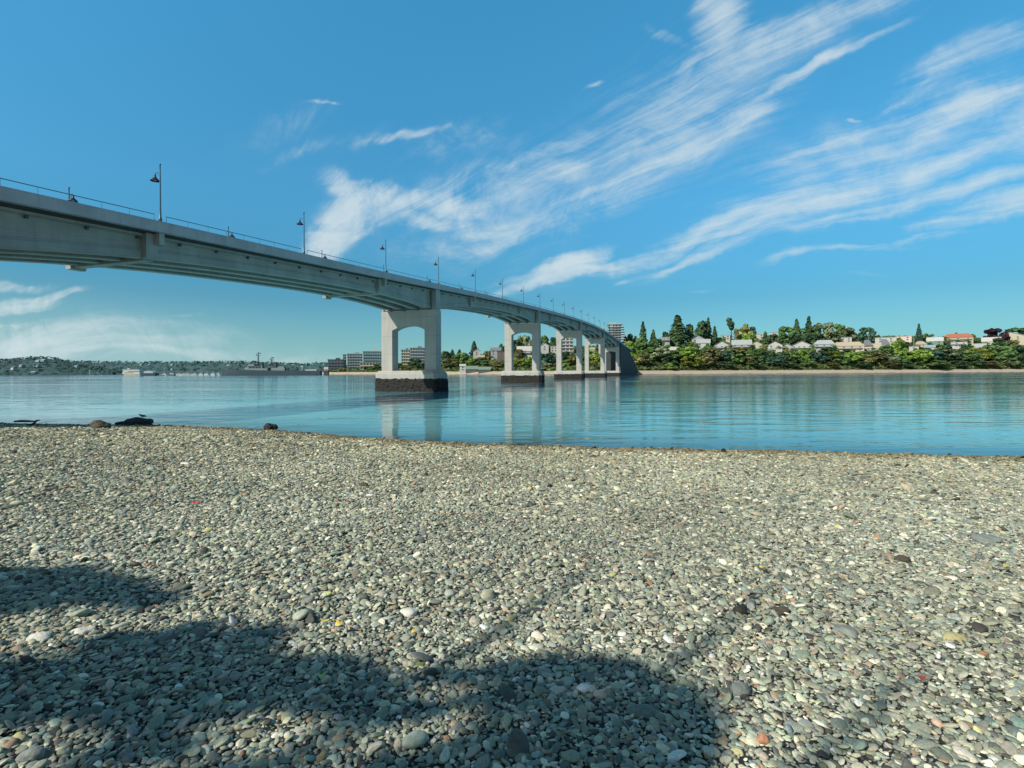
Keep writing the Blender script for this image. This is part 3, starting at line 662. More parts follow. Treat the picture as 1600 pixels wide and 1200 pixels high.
# upper skyline trees on the right hill
G1 = 'trees on the hill among the houses'
for a_ in [
 (982,521,14,120,'broad','dark','small round dark tree beside the apartment tower'),
 (993,524,12,120,'broad','dark','second small dark tree right of the apartment tower'),
 (1005,503,15,130,'conifer','dark','pointed conifer with a ragged tip just right of the bridge end'),
 (1021,515,13,130,'conifer','dark','smaller conifer between the ragged conifer and the big fir'),
 (1040,518,13,150,'broad','dark','dark round tree behind the pale stacked house'),
 (1059,493,31,120,'conifer','dark','biggest broad dark fir tree on the skyline'),
 (1090,501,30,130,'broad','dark','large round dark tree right of the biggest fir'),
 (1107,497,13,130,'conifer','dark','slim conifer right of the large round dark tree'),
 (1117,510,11,150,'conifer','dark','short slim conifer left of the tall bare-trunked pine'),
 (1143,495,12,130,'tuft','dark','tall pine with bare trunk and small tufted top'),
 (1160,505,21,150,'broad','olive','rounded olive green tree right of the tufted pine'),
 (1174,510,15,150,'broad','blue','dark blue-green tree beside the rounded olive tree'),
 (1171,520,22,110,'broad','bright','yellow-green round tree above the grey roofed house'),
 (1196,518,12,120,'conifer','dark','small dark conifer in front of the far white building'),
 (1208,521,14,130,'broad','dark','low dark tree right of the small conifer'),
 (1229,508,22,140,'broad','mid','round green tree at the left end of the hilltop grove'),
 (1245,499,14,150,'conifer','dark','blunt dark conifer in the hilltop grove'),
 (1250,510,26,135,'broad','mid','green broadleaf filling the middle of the hilltop grove'),
 (1264,495,15,150,'conifer','dark','tallest pointed conifer of the hilltop grove'),
 (1275,507,22,135,'broad','dark','dark broadleaf right of the tallest grove conifer'),
 (1290,502,30,140,'broad','grey','big grey-green tree right of centre in the hilltop grove'),
 (1308,505,22,150,'broad','mid','green tree at the right shoulder of the hilltop grove'),
 (1325,512,26,140,'broad','grey','pale grey-green tree ending the hilltop grove on the right'),
 (1240,520,30,118,'broad','dark','dark tree low in the grove behind the large gabled house'),
 (1265,520,26,115,'broad','dark','shaded tree behind the white arched roof house'),
 (1355,511,20,120,'broad','blue','isolated dark round tree beside a pale pole'),
 (1373,523,10,140,'conifer','dark','tiny conifer right of the isolated round tree'),
 (1436,506,9,150,'conifer','blue','crooked dark conifer standing alone above the roofs'),
 (1449,520,17,150,'broad','mid','round tree just right of the crooked conifer'),
 (1494,517,7,150,'column','dark','thin dark tree poking up behind the red roof'),
 (1514,522,16,120,'broad','mid','dark green tree hugging the right of the red roofed house'),
 (1556,511,25,130,'broad','purple','purple leaved round tree on the right skyline'),
 (1575,520,16,140,'broad','dark','low dark tree between the purple tree and the big gable'),
 (1590,512,30,150,'broad','dark','wide dark green tree behind the big white gabled house'),
 (1525,531,12,120,'broad','dark','low dark tree between the red roof and the white bungalow'),
 (1398,528,18,130,'broad','olive','olive tree right of the large modern white house'),
 (1420,533,16,105,'broad','dark','dark tree below the crooked conifer'),
 (1478,532,12,100,'broad','blue','blue-green tree left of the white balcony house'),
 (1340,530,14,130,'broad','mid','small green tree behind the brown hipped roof'),
 (1135,522,16,160,'broad','dark','dark low tree at the foot of the tufted pine'),
]: tree(*a_, group=G1)
# bank trees above the right beach
G2 = 'leafy trees on the bank above the far beach'
bank = [
 (987,533,27,60,'bright','bright green tree beside the abutment'),(1010,527,34,70,'mid','tall light green tree right of the abutment'),(1004,552,24,38,'olive','olive bush low by the abutment'),
 (1028,540,26,55,'grey','grey-green tree below the stacked pale house'),(1045,556,24,40,'dark','dark tree at the foot of the bank left of the yellow-green tree'),(1052,546,22,60,'mid','green tree below the biggest fir'),
 (1072,541,30,55,'bright','bright yellow-green tree on the bank below the fir'),(1080,556,26,34,'yellow','low yellow-green tree reaching the beach'),(1049,567,16,27,'bright','small round bush on the beach edge'),
 (1096,550,26,45,'olive','olive tree below the tall white house'),(1115,543,24,55,'brown','brownish tree right of the tall white house'),(1108,560,22,34,'brown','dry brown bush low on the bank'),
 (1132,547,26,50,'blue','blue-green tree below the white gabled house'),(1150,552,22,42,'mid','green tree left of the grey roofed house'),(1164,556,20,40,'brown','brown tree in front of the grey roofed house'),
 (1180,549,24,50,'mid','mid green tree below the front gable'),(1197,547,24,52,'dark','dark tree between two gabled houses'),(1210,556,26,36,'blue','dark blue-green tree overhanging the beach'),
 (1222,549,22,52,'dark','dark tree below the garage'),(1238,549,24,48,'mid','green tree below the small gable'),(1255,546,18,50,'bright','bright green tree below the large gable'),
 (1262,560,22,34,'mid','low green tree left of the darkest bank tree'),(1282,549,24,46,'blue','darkest tree on the bank below the arched roof'),(1299,548,19,50,'yellow','yellow topped tree below the arched roof house'),
 (1314,553,22,40,'mid','green tree right of the yellow topped tree'),(1331,548,24,44,'bright','bright green tree below the brown roof'),(1330,545,14,60,'orange','orange tinted tree in front of the cream wall'),
 (1350,552,26,40,'olive','olive tree left of the modern white house'),(1370,550,24,46,'brown','brown-green tree below the pale wall'),(1388,552,26,40,'grey','grey-olive tree below the modern white house'),
 (1405,531,24,60,'bright','tall bright green tree right of the modern white house'),(1403,555,26,36,'mid','dark trunked green tree near the beach'),(1424,548,22,48,'bright','light green tree below the small white houses'),
 (1440,546,22,44,'bright','yellow-green tree left of the blue-green mass'),(1458,545,30,46,'blue','wide blue-green tree on the bank'),(1478,545,28,50,'grey','grey-green tree below the red roof'),(1455,562,34,30,'mid','long low hedge-like tree at the beach'),
 (1493,548,22,42,'dark','dark tree below the white balcony house'),(1512,547,26,46,'mid','green tree right of the balcony house'),(1530,542,26,48,'yellow','yellow-brown tree on the bank at the right'),
 (1548,538,28,52,'mid','light green tree below the white bungalow'),(1564,540,30,44,'mid','leafy green tree with dark trunk gaps'),(1585,540,28,46,'dark','dark green tree below the big gabled house'),(1604,538,28,50,'blue','blue-green tree cut by the right picture edge'),
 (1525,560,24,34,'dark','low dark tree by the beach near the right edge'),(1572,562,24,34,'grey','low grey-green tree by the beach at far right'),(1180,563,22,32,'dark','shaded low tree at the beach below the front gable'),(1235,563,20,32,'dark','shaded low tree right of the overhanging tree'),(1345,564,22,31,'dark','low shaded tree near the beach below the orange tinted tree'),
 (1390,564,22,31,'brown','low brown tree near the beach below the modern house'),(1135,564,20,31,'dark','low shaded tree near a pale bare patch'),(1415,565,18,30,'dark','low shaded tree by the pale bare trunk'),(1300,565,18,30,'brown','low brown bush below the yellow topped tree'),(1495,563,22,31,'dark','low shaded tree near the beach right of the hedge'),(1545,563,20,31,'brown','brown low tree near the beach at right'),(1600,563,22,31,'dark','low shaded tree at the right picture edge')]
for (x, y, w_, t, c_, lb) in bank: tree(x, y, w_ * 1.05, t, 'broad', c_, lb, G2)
for x in range(1625, 1900, 24): tree(x, random.uniform(535, 550), 30, random.uniform(35, 70), 'broad', random.choice(['mid', 'dark', 'olive']), 'leafy bank tree beyond the right picture edge', G2)
# centre shore, seen through the piers
G3 = 'trees on the shore seen through the piers'
for a_ in [
 (560,573,14,55,'broad','mid','low green tree in front of the glass block'),(575,571,12,55,'broad','dark','dark tree right of the first low tree by the glass block'),(592,568,18,50,'broad','dark','dark tree touching the first pier'),(540,575,16,50,'broad','olive','low olive bushy tree left of the glass block'),
 (520,577,14,45,'broad','olive','lowest bushy tree near the spit'),(583,575,16,45,'broad','mid','low green tree below the white terrace'),
 (634,570,14,50,'broad','mid','green tree seen low through the first pier arch'),(648,560,20,60,'broad','dark','tall dark tree seen through the first pier arch'),(660,566,18,50,'broad','dark','dark tree beside the right column of the first pier'),(641,572,14,45,'broad','olive','olive bush in the middle of the first pier opening'),
 (697,548,14,110,'broad','dark','dark tree just right of the first pier'),(707,546,11,120,'conifer','dark','small conifer right of the first pier'),(718,546,12,120,'conifer','dark','second small conifer right of the first pier'),
 (705,560,28,60,'broad','olive','sunlit olive tree right of the first pier'),(726,551,28,80,'broad','mid','broad green tree above the boathouse'),(741,533,14,150,'conifer','dark','dark pointed fir behind the white cottage'),
 (752,558,20,70,'broad','dark','dark tree below the white cottage'),(740,560,18,60,'broad','bright','bright bush above the green shed'),(765,548,18,100,'broad','olive','olive tree right of the white cottage'),(774,542,16,120,'broad','dark','dark tree left of the second pier on the rise'),
 (762,562,20,60,'broad','mid','green tree above the second shed'),(778,565,22,45,'broad','olive','sunlit olive bush left of the second pier'),(786,536,14,130,'broad','dark','dark tree cut by the second pier'),
 (806,530,14,150,'broad','dark','dark tree in the left of the second pier arch'),(820,522,20,170,'broad','grey','large grey-green tree under the second pier arch'),(832,528,14,160,'broad','grey','grey tree at the right of the second pier arch'),
 (812,560,24,45,'broad','yellow','yellow-green bank tree in the second pier opening'),(827,558,22,50,'broad','bright','bright green bank tree in the second pier opening'),(812,545,14,90,'broad','brown','brown tree beside the white roofed house'),
 (853,524,18,170,'broad','mid','green tree above the gabled house between the second and third piers'),(866,526,12,160,'broad','dark','dark tree left of the third pier'),(846,552,20,60,'broad','dark','dark bank tree right of the second pier'),(858,550,24,50,'broad','blue','blue-green bank tree between second and third piers'),(854,566,20,30,'broad','grey','low grey bush between second and third piers'),
 (884,548,14,70,'broad','dark','dark round tree in the third pier opening'),(892,556,16,45,'broad','olive','olive tree in the third pier opening'),(882,562,16,35,'broad','bright','bright low tree in the third pier opening'),
 (926,546,18,60,'broad','bright','bright yellow-green tree in the fourth pier opening'),(932,555,16,40,'broad','yellow','low yellow bush in the fourth pier opening'),(952,548,14,60,'broad','dark','dark tree in the fifth pier opening'),(949,562,12,35,'broad','mid','green low tree in the fifth pier opening'),
 (600,575,14,45,'broad','mid','green bush behind the left column of the first pier'),(622,566,12,60,'broad','dark','dark tree at the left of the first pier opening'),(680,560,22,60,'broad','dark','dark tree behind the right column of the first pier'),(838,545,14,90,'broad','mid','green tree behind the right column of the second pier'),(872,552,18,60,'broad','mid','green tree behind the left column of the third pier'),(905,550,18,60,'broad','mid','green tree between the third and fourth piers'),(915,556,14,45,'broad','dark','dark tree left of the fourth pier opening'),
]: tree(*a_, group=G3)

# undergrowth between the trees, too dense to count
pxr = rng.uniform(515, 1900, 16000); tr_ = 26 + 330 * rng.uniform(0, 1, 16000) ** 1.8
Yr = t_ys(pxr) + tr_; Xr = (pxr - 800) / F * Yr; Zr = t_z(pxr, tr_) + rng.uniform(.2, 2.6, 16000)
keep = Zr > 4.5
q, f = cards(np.stack([Xr, Yr, Zr], -1)[keep], rng.normal(0, .6, (keep.sum(), 3)) + np.array([0, -.4, .8]), 1.5)
ug = link(bpy.data.objects.new('undergrowth', np_mesh('undergrowth', q, f, M['leaf']))); ug.color = (.11, .15, .06, 1); tag(ug, 'tangled green undergrowth covering the far bank', 'undergrowth', kind='stuff')

# ------------------------------------------------------------------ houses
def house(px, ytop, wpx, t, wall, roof, style, label, roofh=.38, name='house', depthm=10, wins=2, ybase=None, group='houses on the far hillside', chim=False, faceoff=0.0):
    p = TP(px, t); Y = p.y; W = wpx * Y / F; top = zat(px, ytop, Y)
    H = top - p.z; z0 = -1.0
    if H < 5: H = 5
    rz = -math.atan2(p.x, p.y) + faceoff
    r = empty(name, p, rz, label, 'house', group)
    rh = min(W * roofh * .75, H * .42, 6.0) if style != 'flat' else .5
    wh = H - rh; Dp = depthm
    if style == 'flat':
        MB().box((0, Dp / 2, (wh + z0) / 2), (W, Dp, wh - z0)).build('wall', M[wall], r)
        MB().box((0, Dp / 2, wh + .27), (W + .8, Dp + .8, .5)).build('roof', M[roof], r)
    elif style == 'gable':      # gable end faces the water
        MB().prism([(-W / 2, z0), (W / 2, z0), (W / 2, wh), (0, H - .25), (-W / 2, wh)], (1, 0, 0), (0, 1, 0), 0, Dp).build('wall', M[wall], r)
        e = .7; sl_ = (H - wh) / (W / 2)
        MB().prism([(-W / 2 - e, wh - e * sl_), (0, H - .0), (W / 2 + e, wh - e * sl_), (W / 2 + e, wh - e * sl_ + .35), (0, H + .4), (-W / 2 - e, wh - e * sl_ + .35)], (1, 0, 0), (0, 1, 0), -.9, Dp + .6).build('roof', M[roof], r)
    elif style == 'side':       # roof slope faces the water
        MB().prism([(0, z0), (Dp, z0), (Dp, wh), (Dp / 2, H - .2), (0, wh)], (0, 1, 0), (1, 0, 0), -W / 2, W / 2).build('wall', M[wall], r)
        e = .6; sl_ = (H - wh) / (Dp / 2)
        MB().prism([(-e, wh - e * sl_), (Dp / 2, H), (Dp + e, wh - e * sl_), (Dp + e, wh - e * sl_ + .3), (Dp / 2, H + .35), (-e, wh - e * sl_ + .3)], (0, 1, 0), (1, 0, 0), -W / 2 - .6, W / 2 + .6).build('roof', M[roof], r)
    else:                       # hipped
        MB().box((0, Dp / 2, (wh + z0) / 2), (W, Dp, wh - z0)).build('wall', M[wall], r)
        a_, b_ = W / 2 + .7, Dp / 2 + .7; rl = max(.5, a_ - b_)
        MB().add([(-a_, Dp / 2 - b_, wh), (a_, Dp / 2 - b_, wh), (a_, Dp / 2 + b_, wh), (-a_, Dp / 2 + b_, wh), (-rl, Dp / 2, H), (rl, Dp / 2, H)], [(0, 1, 5, 4), (1, 2, 5), (2, 3, 4, 5), (3, 0, 4), (3, 2, 1, 0)]).build('roof', M[roof], r)
    # windows near the top storey and a lower row, with a deck rail if wide
    ww = min(2.2, W / (wins * 1.7)); wz = wh - 1.9
    rows = 2 if wh > 8 else 1
    for rr_ in range(rows):
        for i in range(wins):
            x = (i + .5) / wins * W - W / 2
            if wz - rr_ * 3.2 < 1: continue
            o = MB().box((x, -.04, wz - rr_ * 3.2), (ww, .12, 1.5)).build('window', M['glass'], r)
            MB().box((x, -.10, wz - rr_ * 3.2 - .85), (ww + .4, .2, .14)).build('sill', M['white'], o)
    if wins >= 3:
        MB().box((0, -1.1, wh - 3.45), (W * .9, 2.0, .2)).box((0, -2.05, wh - 2.9), (W * .9, .08, .9)).build('balcony', M['lightgrey'], r)
    if chim or random.random() < .4:
        MB().box((W * .22, Dp * .5, H + .3), (.9, .9, 2.0)).build('chimney', M['brown'], r)
    return r
for a_ in [
 (1038,527,16,105,'lightgrey','white','flat','pale stacked flat-roofed house left of the biggest fir',3),
 (1052,542,16,75,'grey','white','side','low house with a white roof below the biggest fir',2),
 (1091,524,19,110,'grey','slate','gable','grey gabled house in front of the large round dark tree',2),
 (1099,530,20,85,'white','lightgrey','side','tall bright white house below the slim conifer',2),
 (1128,533,23,90,'white','slate','gable','white gabled house below the tufted pine',3),
 (1134,523,13,150,'white','lightgrey','flat','small white building behind, at the foot of the tufted pine',2),
 (1159,531,28,88,'lightgrey','grey','side','wide grey roofed house with pale walls below the yellow-green tree',3),
 (1182,533,22,85,'cream','slate','gable','cream front gabled house right of the wide grey roofed one',2),
 (1185,522,18,160,'white','tan','flat','far white flat building on the crest behind the front gable',2),
 (1211,533,21,88,'white','darkgrey','gable','white gabled house with dark eaves above the garage',2),
 (1211,545,20,66,'white','lightgrey','flat','low white garage below the dark-eaved gable',1),
 (1230,537,15,80,'lightgrey','slate','gable','small narrow gabled house left of the large gable',1),
 (1253,533,28,85,'white','lightgrey','gable','largest white gable facing the water left of the arched roof',4),
 (1209,519,12,165,'white','grey','flat','tiny white box house on the crest left of the grove',1),
 (1288,531,29,85,'lightgrey','grey','hip','grey roofed house with round-shouldered pale roof',3),
 (1325,534,42,82,'cream','tan','hip','wide brown hipped roof house with cream walls',4),
 (1322,527,15,120,'white','lightgrey','flat','small white house behind the brown hipped roof',2),
 (1341,525,16,130,'white','teal','gable','greenish roofed gable behind the brown hipped roof',1),
 (1357,537,26,80,'white','tan','side','white house with tan roof left of the modern white house',3),
 (1384,527,27,85,'white','lightgrey','flat','large modern white house with a dark slanted roof panel',2),
 (1412,525,20,150,'pink','tan','flat','far pinkish building behind the bright green tree',2),
 (1438,533,17,105,'cream','tan','hip','cream house with tan rounded roof below the crooked conifer',2),
 (1428,541,12,80,'white','tan','flat','tiny white house peeping out left of the cream rounded one',1),
 (1461,527,20,110,'green','white','side','green house with a white roof between the conifer and red roof',2),
 (1453,539,13,85,'white','teal','side','small white walled house below the green one',1),
 (1497,521,36,120,'tan','red','hip','wide red roofed house on the right skyline',3),
 (1495,534,25,88,'white','darkgrey','flat','white balcony house directly below the red roof',3),
 (1526,537,22,85,'pink','lightgrey','side','pale bungalow right of the balcony house',2),
 (1549,527,22,120,'white','white','side','white low bungalow below the purple tree',2),
 (1579,519,33,115,'cream','lightgrey','gable','big pale gabled house at the far right',2),
 (1600,540,20,85,'white','slate','side','white house cut by the right picture edge',2),
]:
    o = house(a_[0], a_[1], a_[2], a_[3], a_[4], a_[5], a_[6], a_[7], wins=a_[8])
    gl_ = 1 if a_[3] < 100 else -1
    tree(a_[0] + gl_ * a_[2] * .52, a_[1] + random.uniform(2, 8), random.uniform(10, 17), a_[3] - 8, 'broad', random.choice(['dark', 'mid', 'dark', 'olive', 'grey']), 'garden tree %s of the %s' % ('right' if gl_ > 0 else 'left', ' '.join(a_[7].split()[:11])), 'garden trees between the hillside houses')
    tree(a_[0] + random.uniform(-.3, .3) * a_[2], a_[1] + 11, random.uniform(16, 24), a_[3] - 14, 'broad', random.choice(['dark', 'mid', 'mid', 'olive']), 'low tree in front of the %s' % ' '.join(a_[7].split()[:10]), 'garden trees between the hillside houses')
    if 'modern' in a_[7]:
        h_ = zat(1384, 527, TP(1384, 85).y) - TP(1384, 85).z
        MB().add([(-5, -.3, h_ - 2.5), (1, -.3, h_ - 2.5), (6, -.3, h_ - 10.5), (-5, -.3, h_ - 10.5), (-5, 0, h_ - 2.5), (1, 0, h_ - 2.5), (6, 0, h_ - 10.5), (-5, 0, h_ - 10.5)], [(0, 1, 2, 3), (7, 6, 5, 4), (0, 4, 5, 1), (1, 5, 6, 2), (2, 6, 7, 3), (3, 7, 4, 0)]).build('slanted_panel', M['slate'], o)
# centre shore houses
for a_ in [
 (745,545,11,100,'white','slate','gable','white cottage below the pointed fir',1),(752,555,10,80,'white','tan','side','small white house low between trees above the sheds',1),(775,543,16,100,'grey','slate','side','dark grey house left of the second pier',2),(783,549,12,80,'brown','darkgrey','flat','dark brown house touching the second pier',1),
 (821,541,26,100,'white','white','side','house with a large white roof seen through the second pier',3),(851,536,13,110,'white','lightgrey','gable','steep white gabled house between the second and third piers',1),(866,541,11,90,'cream','lightgrey','flat','cream house left of the third pier',2),
 (924,543,10,80,'cream','tan','side','cream house in the fourth pier opening',1),(690,551,8,110,'white','grey','flat','white house edge beside the first pier',1),(838,545,12,85,'lightgrey','slate','flat','pale grey house behind the right column of the second pier',2)]:
    house(a_[0], a_[1], a_[2], a_[3], a_[4], a_[5], a_[6], a_[7], wins=a_[8], group='houses seen through the piers')
# boat sheds by the water
for (px, yt, wp, t, wl_, rf, lb) in [(723, 569, 9, 12, 'white', 'white', 'white boathouse standing on posts at the water edge'), (737, 572, 18, 14, 'darkgrey', 'green', 'low green roofed shed right of the white boathouse'), (757, 573.5, 19, 14, 'darkgrey', 'green', 'second low green roofed shed on the beach')]:
    house(px, yt, wp, t, wl_, rf, 'side', lb, wins=1, name='boat_shed', depthm=8, group='sheds at the water edge')
def block(px0, px1, ytop, t, wall, name, label, floors, cols, glass='glass', roofm='lightgrey', setback=True, ybot=None):
    pc = (px0 + px1) / 2; p = TP(pc, t); Y = p.y; W = (px1 - px0) * Y / F; H = zat(pc, ytop, Y) - p.z
    r = empty(name, p, -math.atan2(p.x, p.y), label, 'building', 'large buildings on the far shore')
    Dp = 18; MB().box((0, Dp / 2, H / 2 - 1), (W, Dp, H + 2)).build('wall', M[wall], r)
    mb = MB().box((0, Dp / 2, H + .35), (W + 1.2, Dp + 1.2, .7)); 
    if setback: mb.box((W * .15, Dp / 2, H + 2), (W * .3, 6, 2.8))
    mb.build('roof', M[roofm], r)
    fh = H / floors
    for i in range(floors):
        for j in range(cols):
            cw = W / cols; x = -W / 2 + (j + .5) * cw
            MB().box((x, -.05, (i + .55) * fh), (cw * .7, .14, fh * .5)).build('window', M[glass], r)
            MB().box((W / 2 + .05, Dp * (j + .5) / cols, (i + .55) * fh), (.14, Dp / cols * .6, fh * .5)).build('window', M[glass], r)
        if floors < 9: MB().box((0, -.7, i * fh + .2), (W, 1.3, .22)).build('balcony', M[wall], r)
    return r
block(513,536,562,70,'slate','apartment_block','low dark apartment block nearest the ship',4,5,roofm='darkgrey')
block(536,541,554,90,'grey','apartment_block','slim grey tower behind the low dark block',6,2,setback=False)
block(543,566,553,80,'grey','apartment_block','grey block with pale vertical bays left of the glass building',6,6,roofm='lightgrey')
block(568,596,549,90,'teal','apartment_block','wide glassy teal building left of the first pier',6,8,roofm='white')
block(563,600,566,62,'cream','apartment_block','low cream terrace in front of the glassy building',2,8,setback=False)
block(597,612,546,95,'lightgrey','apartment_block','pale tall building partly hidden by the first pier',7,4,roofm='white')
block(627,641,547,90,'cream','apartment_block','cream lit building in the left of the first pier opening',6,4,roofm='slate')
block(641,664,544,95,'grey','apartment_block','dark building filling the right of the first pier opening',6,6,roofm='slate')
block(872,896,528,120,'white','apartment_block','white terraced apartments seen through the third pier',5,4,roofm='white')
# apartment tower right above the bridge end
p = TP(961, 120); Y = p.y; W = 25 * Y / F; H = zat(961, 507, Y) - p.z
r = empty('apartment_tower', p, -math.atan2(p.x, p.y), 'modern apartment tower with stacked balconies above the bridge end', 'building')
MB().box((0, 7, H / 2 - 1), (W * .72, 13, H + 2)).box((-W * .2, 7, H * .5), (W * .16, 14, H)).build('wall', M['lightgrey'], r)
MB().box((0, 7, H + .3), (W * .95, 16, .6)).box((-W * .1, 7, H + 1.6), (W * .4, 8, 2.2)).build('roof', M['grey'], r)
for i in range(9):
    z = H - 3.0 * (i + 1); ex = 1.0 + .04 * i
    MB().box((W * .06, 6.5, z), (W * ex, 17, .45)).build('balcony', M['white'], r)
    for j in range(4): MB().box((-W * .3 + j * W * .2, .40, z + 1.6), (W * .13, .14, 1.9)).build('window', M['glass'], r)
p = TP(941, 120); house(941,512,11,110,'white','white','flat','white boxy building left of the apartment tower behind the deck',wins=2,group='houses on the far hillside')

# utility poles on the far hill
for (px, yt, t, lb) in [(1357, 520, 95, 'pale utility pole in front of the isolated round tree'), (1428, 522, 95, 'grey utility pole below the crooked conifer'), (763, 541, 90, 'thin utility pole left of the second pier')]:
    p = TP(px, t); h = zat(px, yt, p.y) - p.z
    r = empty('utility_pole', p, 0, lb, 'pole', 'utility poles on the far hill')
    MB().tube([(0, 0, -.5), (0, 0, h)], [.28, .2], 7).build('post', M['tan'], r); MB().box((0, 0, h - 1.2), (2.6, .2, .2)).build('crossarm', M['tan'], r)

# ------------------------------------------------------------------ distant left hills
def hill(name, Y0, Y1, pts_, hazed_woodcol, seed, label, dens=5200, cs=7.0):  # wood colour carries the aerial haze, baked in as blue
    pxs = np.linspace(pts_[0][0], pts_[-1][0], 120); ts = np.linspace(0, 1, 14)
    PXg, Tg = np.meshgrid(pxs, ts); Yg = Y0 + (Y1 - Y0) * Tg
    cr = np.interp(PXg, [q[0] for q in pts_], [q[1] for q in pts_]); crz = EYE + (HZ - ROLL * (PXg - 800) - cr) * (Y0 + (Y1 - Y0) * .7) / F - cs
    Zg = -1 + (np.maximum(crz, 1) + 1) * np.sin(np.clip(Tg / .7, 0, 1) * math.pi / 2)
    Vt = np.stack([(PXg - 800) / F * Yg, Yg, Zg], -1).reshape(-1, 3); n_, m_ = PXg.shape
    i, j = np.meshgrid(np.arange(n_ - 1), np.arange(m_ - 1), indexing='ij'); k = (i * m_ + j).ravel()
    mt = rough_mat(name + '_ground', hazed_woodcol, .4, .01, .95)
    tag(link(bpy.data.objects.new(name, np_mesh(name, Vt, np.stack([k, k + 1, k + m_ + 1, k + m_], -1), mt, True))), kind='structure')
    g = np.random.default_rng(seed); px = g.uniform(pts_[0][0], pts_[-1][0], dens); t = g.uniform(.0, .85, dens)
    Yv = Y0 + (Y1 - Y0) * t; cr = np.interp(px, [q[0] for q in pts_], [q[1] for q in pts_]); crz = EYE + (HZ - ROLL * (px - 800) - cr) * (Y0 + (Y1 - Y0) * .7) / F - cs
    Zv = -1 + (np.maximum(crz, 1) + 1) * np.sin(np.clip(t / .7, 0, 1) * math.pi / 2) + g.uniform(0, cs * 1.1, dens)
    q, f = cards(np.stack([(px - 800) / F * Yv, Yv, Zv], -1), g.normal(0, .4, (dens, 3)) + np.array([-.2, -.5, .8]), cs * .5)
    o = link(bpy.data.objects.new('distant_woods', np_mesh('distant_woods', q, f, M['leaf']))); o.color = (*hazed_woodcol, 1)
    tag(o, label, 'woods', kind='stuff')
    def spot(px, t):
        Yq = Y0 + (Y1 - Y0) * t; c0 = float(np.interp(px, [q[0] for q in pts_], [q[1] for q in pts_])); z = EYE + (HZ - ROLL * (px - 800) - c0) * (Y0 + (Y1 - Y0) * .7) / F - cs
        return Vector(((px - 800) / F * Yq, Yq, -1 + (max(z, 1) + 1) * math.sin(min(1, t / .7) * math.pi / 2)))
    return spot
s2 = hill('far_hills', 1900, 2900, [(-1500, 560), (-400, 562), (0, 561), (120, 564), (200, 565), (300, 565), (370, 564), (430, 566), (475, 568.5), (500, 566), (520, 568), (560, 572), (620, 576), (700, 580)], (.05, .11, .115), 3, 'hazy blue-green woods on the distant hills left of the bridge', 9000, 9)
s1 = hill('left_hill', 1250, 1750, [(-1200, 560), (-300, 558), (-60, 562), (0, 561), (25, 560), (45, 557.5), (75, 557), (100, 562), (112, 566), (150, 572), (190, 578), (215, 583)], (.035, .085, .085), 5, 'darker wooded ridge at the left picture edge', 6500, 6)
far_lab = 'tiny pale house scattered on the distant wooded hills'
for i in range(20):
    sp_, px, t = (s1, random.uniform(0, 150), random.uniform(.02, .4)) if i % 3 == 0 else (s2, random.uniform(110, 520), random.uniform(.0, .35))
    p = sp_(px, t); W = random.uniform(6, 13); H = random.uniform(3, 6)
    r = empty('distant_house', p, random.uniform(-.4, .4), far_lab, 'house', 'houses scattered on the distant hills')
    MB().box((0, 0, H / 2 + 1.5), (W, 9, H)).build('wall', M[random.choice(['lightgrey', 'teal', 'teal', 'blue', 'grey', 'tan'])], r)
    MB().prism([(-5, H + 1.3), (5, H + 1.3), (0, H + 4)], (0, 1, 0), (1, 0, 0), -W / 2 - .5, W / 2 + .5).build('roof', M[random.choice(['slate', 'grey', 'teal'])], r)

# ------------------------------------------------------------------ ships and boats
def hull(mb, L_, B, z0, z1, bow=.25, sheer=0.0, stern=.85):
    """bow at -x"""
    n = 14; vs = []; fs = []
    for i in range(n + 1):
        u = i / n; wd = min(1, (u / bow) ** .6 if u > 0 else 0.02) * (1 if u < .8 else 1 - (1 - stern) * (u - .8) / .2); sh = sheer * (1 - u) ** 2
        x = -L_ / 2 + u * L_
        vs += [(x + (L_ * .035 if i == 0 else 0), -B / 2 * wd * .8, z0), (x, -B / 2 * wd, z1 + sh), (x, B / 2 * wd, z1 + sh), (x + (L_ * .035 if i == 0 else 0), B / 2 * wd * .8, z0)]
    for i in range(n):
        a0 = i * 4; b0 = a0 + 4
        for j in range(4): fs.append((a0 + j, a0 + (j + 1) % 4, b0 + (j + 1) % 4, b0 + j))
    fs += [(0, 1, 2, 3), (n * 4 + 3, n * 4 + 2, n * 4 + 1, n * 4)]
    return mb.add(vs, fs)
Y = 760; cx = (345 + 500) / 2; k = Y / F
ship = empty('warship', (xat(cx, Y), Y, 0), 0, 'long dark grey warship with two lattice masts moored left of the bridge', 'ship')
Ls = 158 * k
hull(MB(), Ls, 13, -1, 6.3, .22, 3.2).build('hull', M['shipgrey'], ship)
MB().box((0, 0, .35), (Ls * .94, 13.4, .9)).build('boot_stripe', M['navy'], ship)
def sx(px): return (px - cx) * k
MB().box((sx(402), 0, 8.2), (34, 9, 4)).box((sx(400), 0, 12), (22, 8, 3.6)).box((sx(394), 0, 15.2), (9, 7, 2.8)).build('superstructure', M['shiplight'], ship)
for px_ in (392, 397, 402, 407): MB().box((sx(px_), -4.6, 12.6), (3.2, 1.3, 1.6)).build('bridge_wing', M['navy'], ship)
for px_ in (416, 420): MB().box((sx(px_), 0, 8.5), (2.2, 8, 5)).build('torpedo_deck', M['shipgrey'], ship)
MB().box((sx(436), 0, 8.6), (20, 8, 4.5)).box((sx(440), 0, 11.5), (9, 6, 3)).build('superstructure', M['shiplight'], ship)
for px in (409, 430): MB().box((sx(px), 0, 15.5), (5, 5, 8), taper=.85).build('funnel', M['navy'], ship)
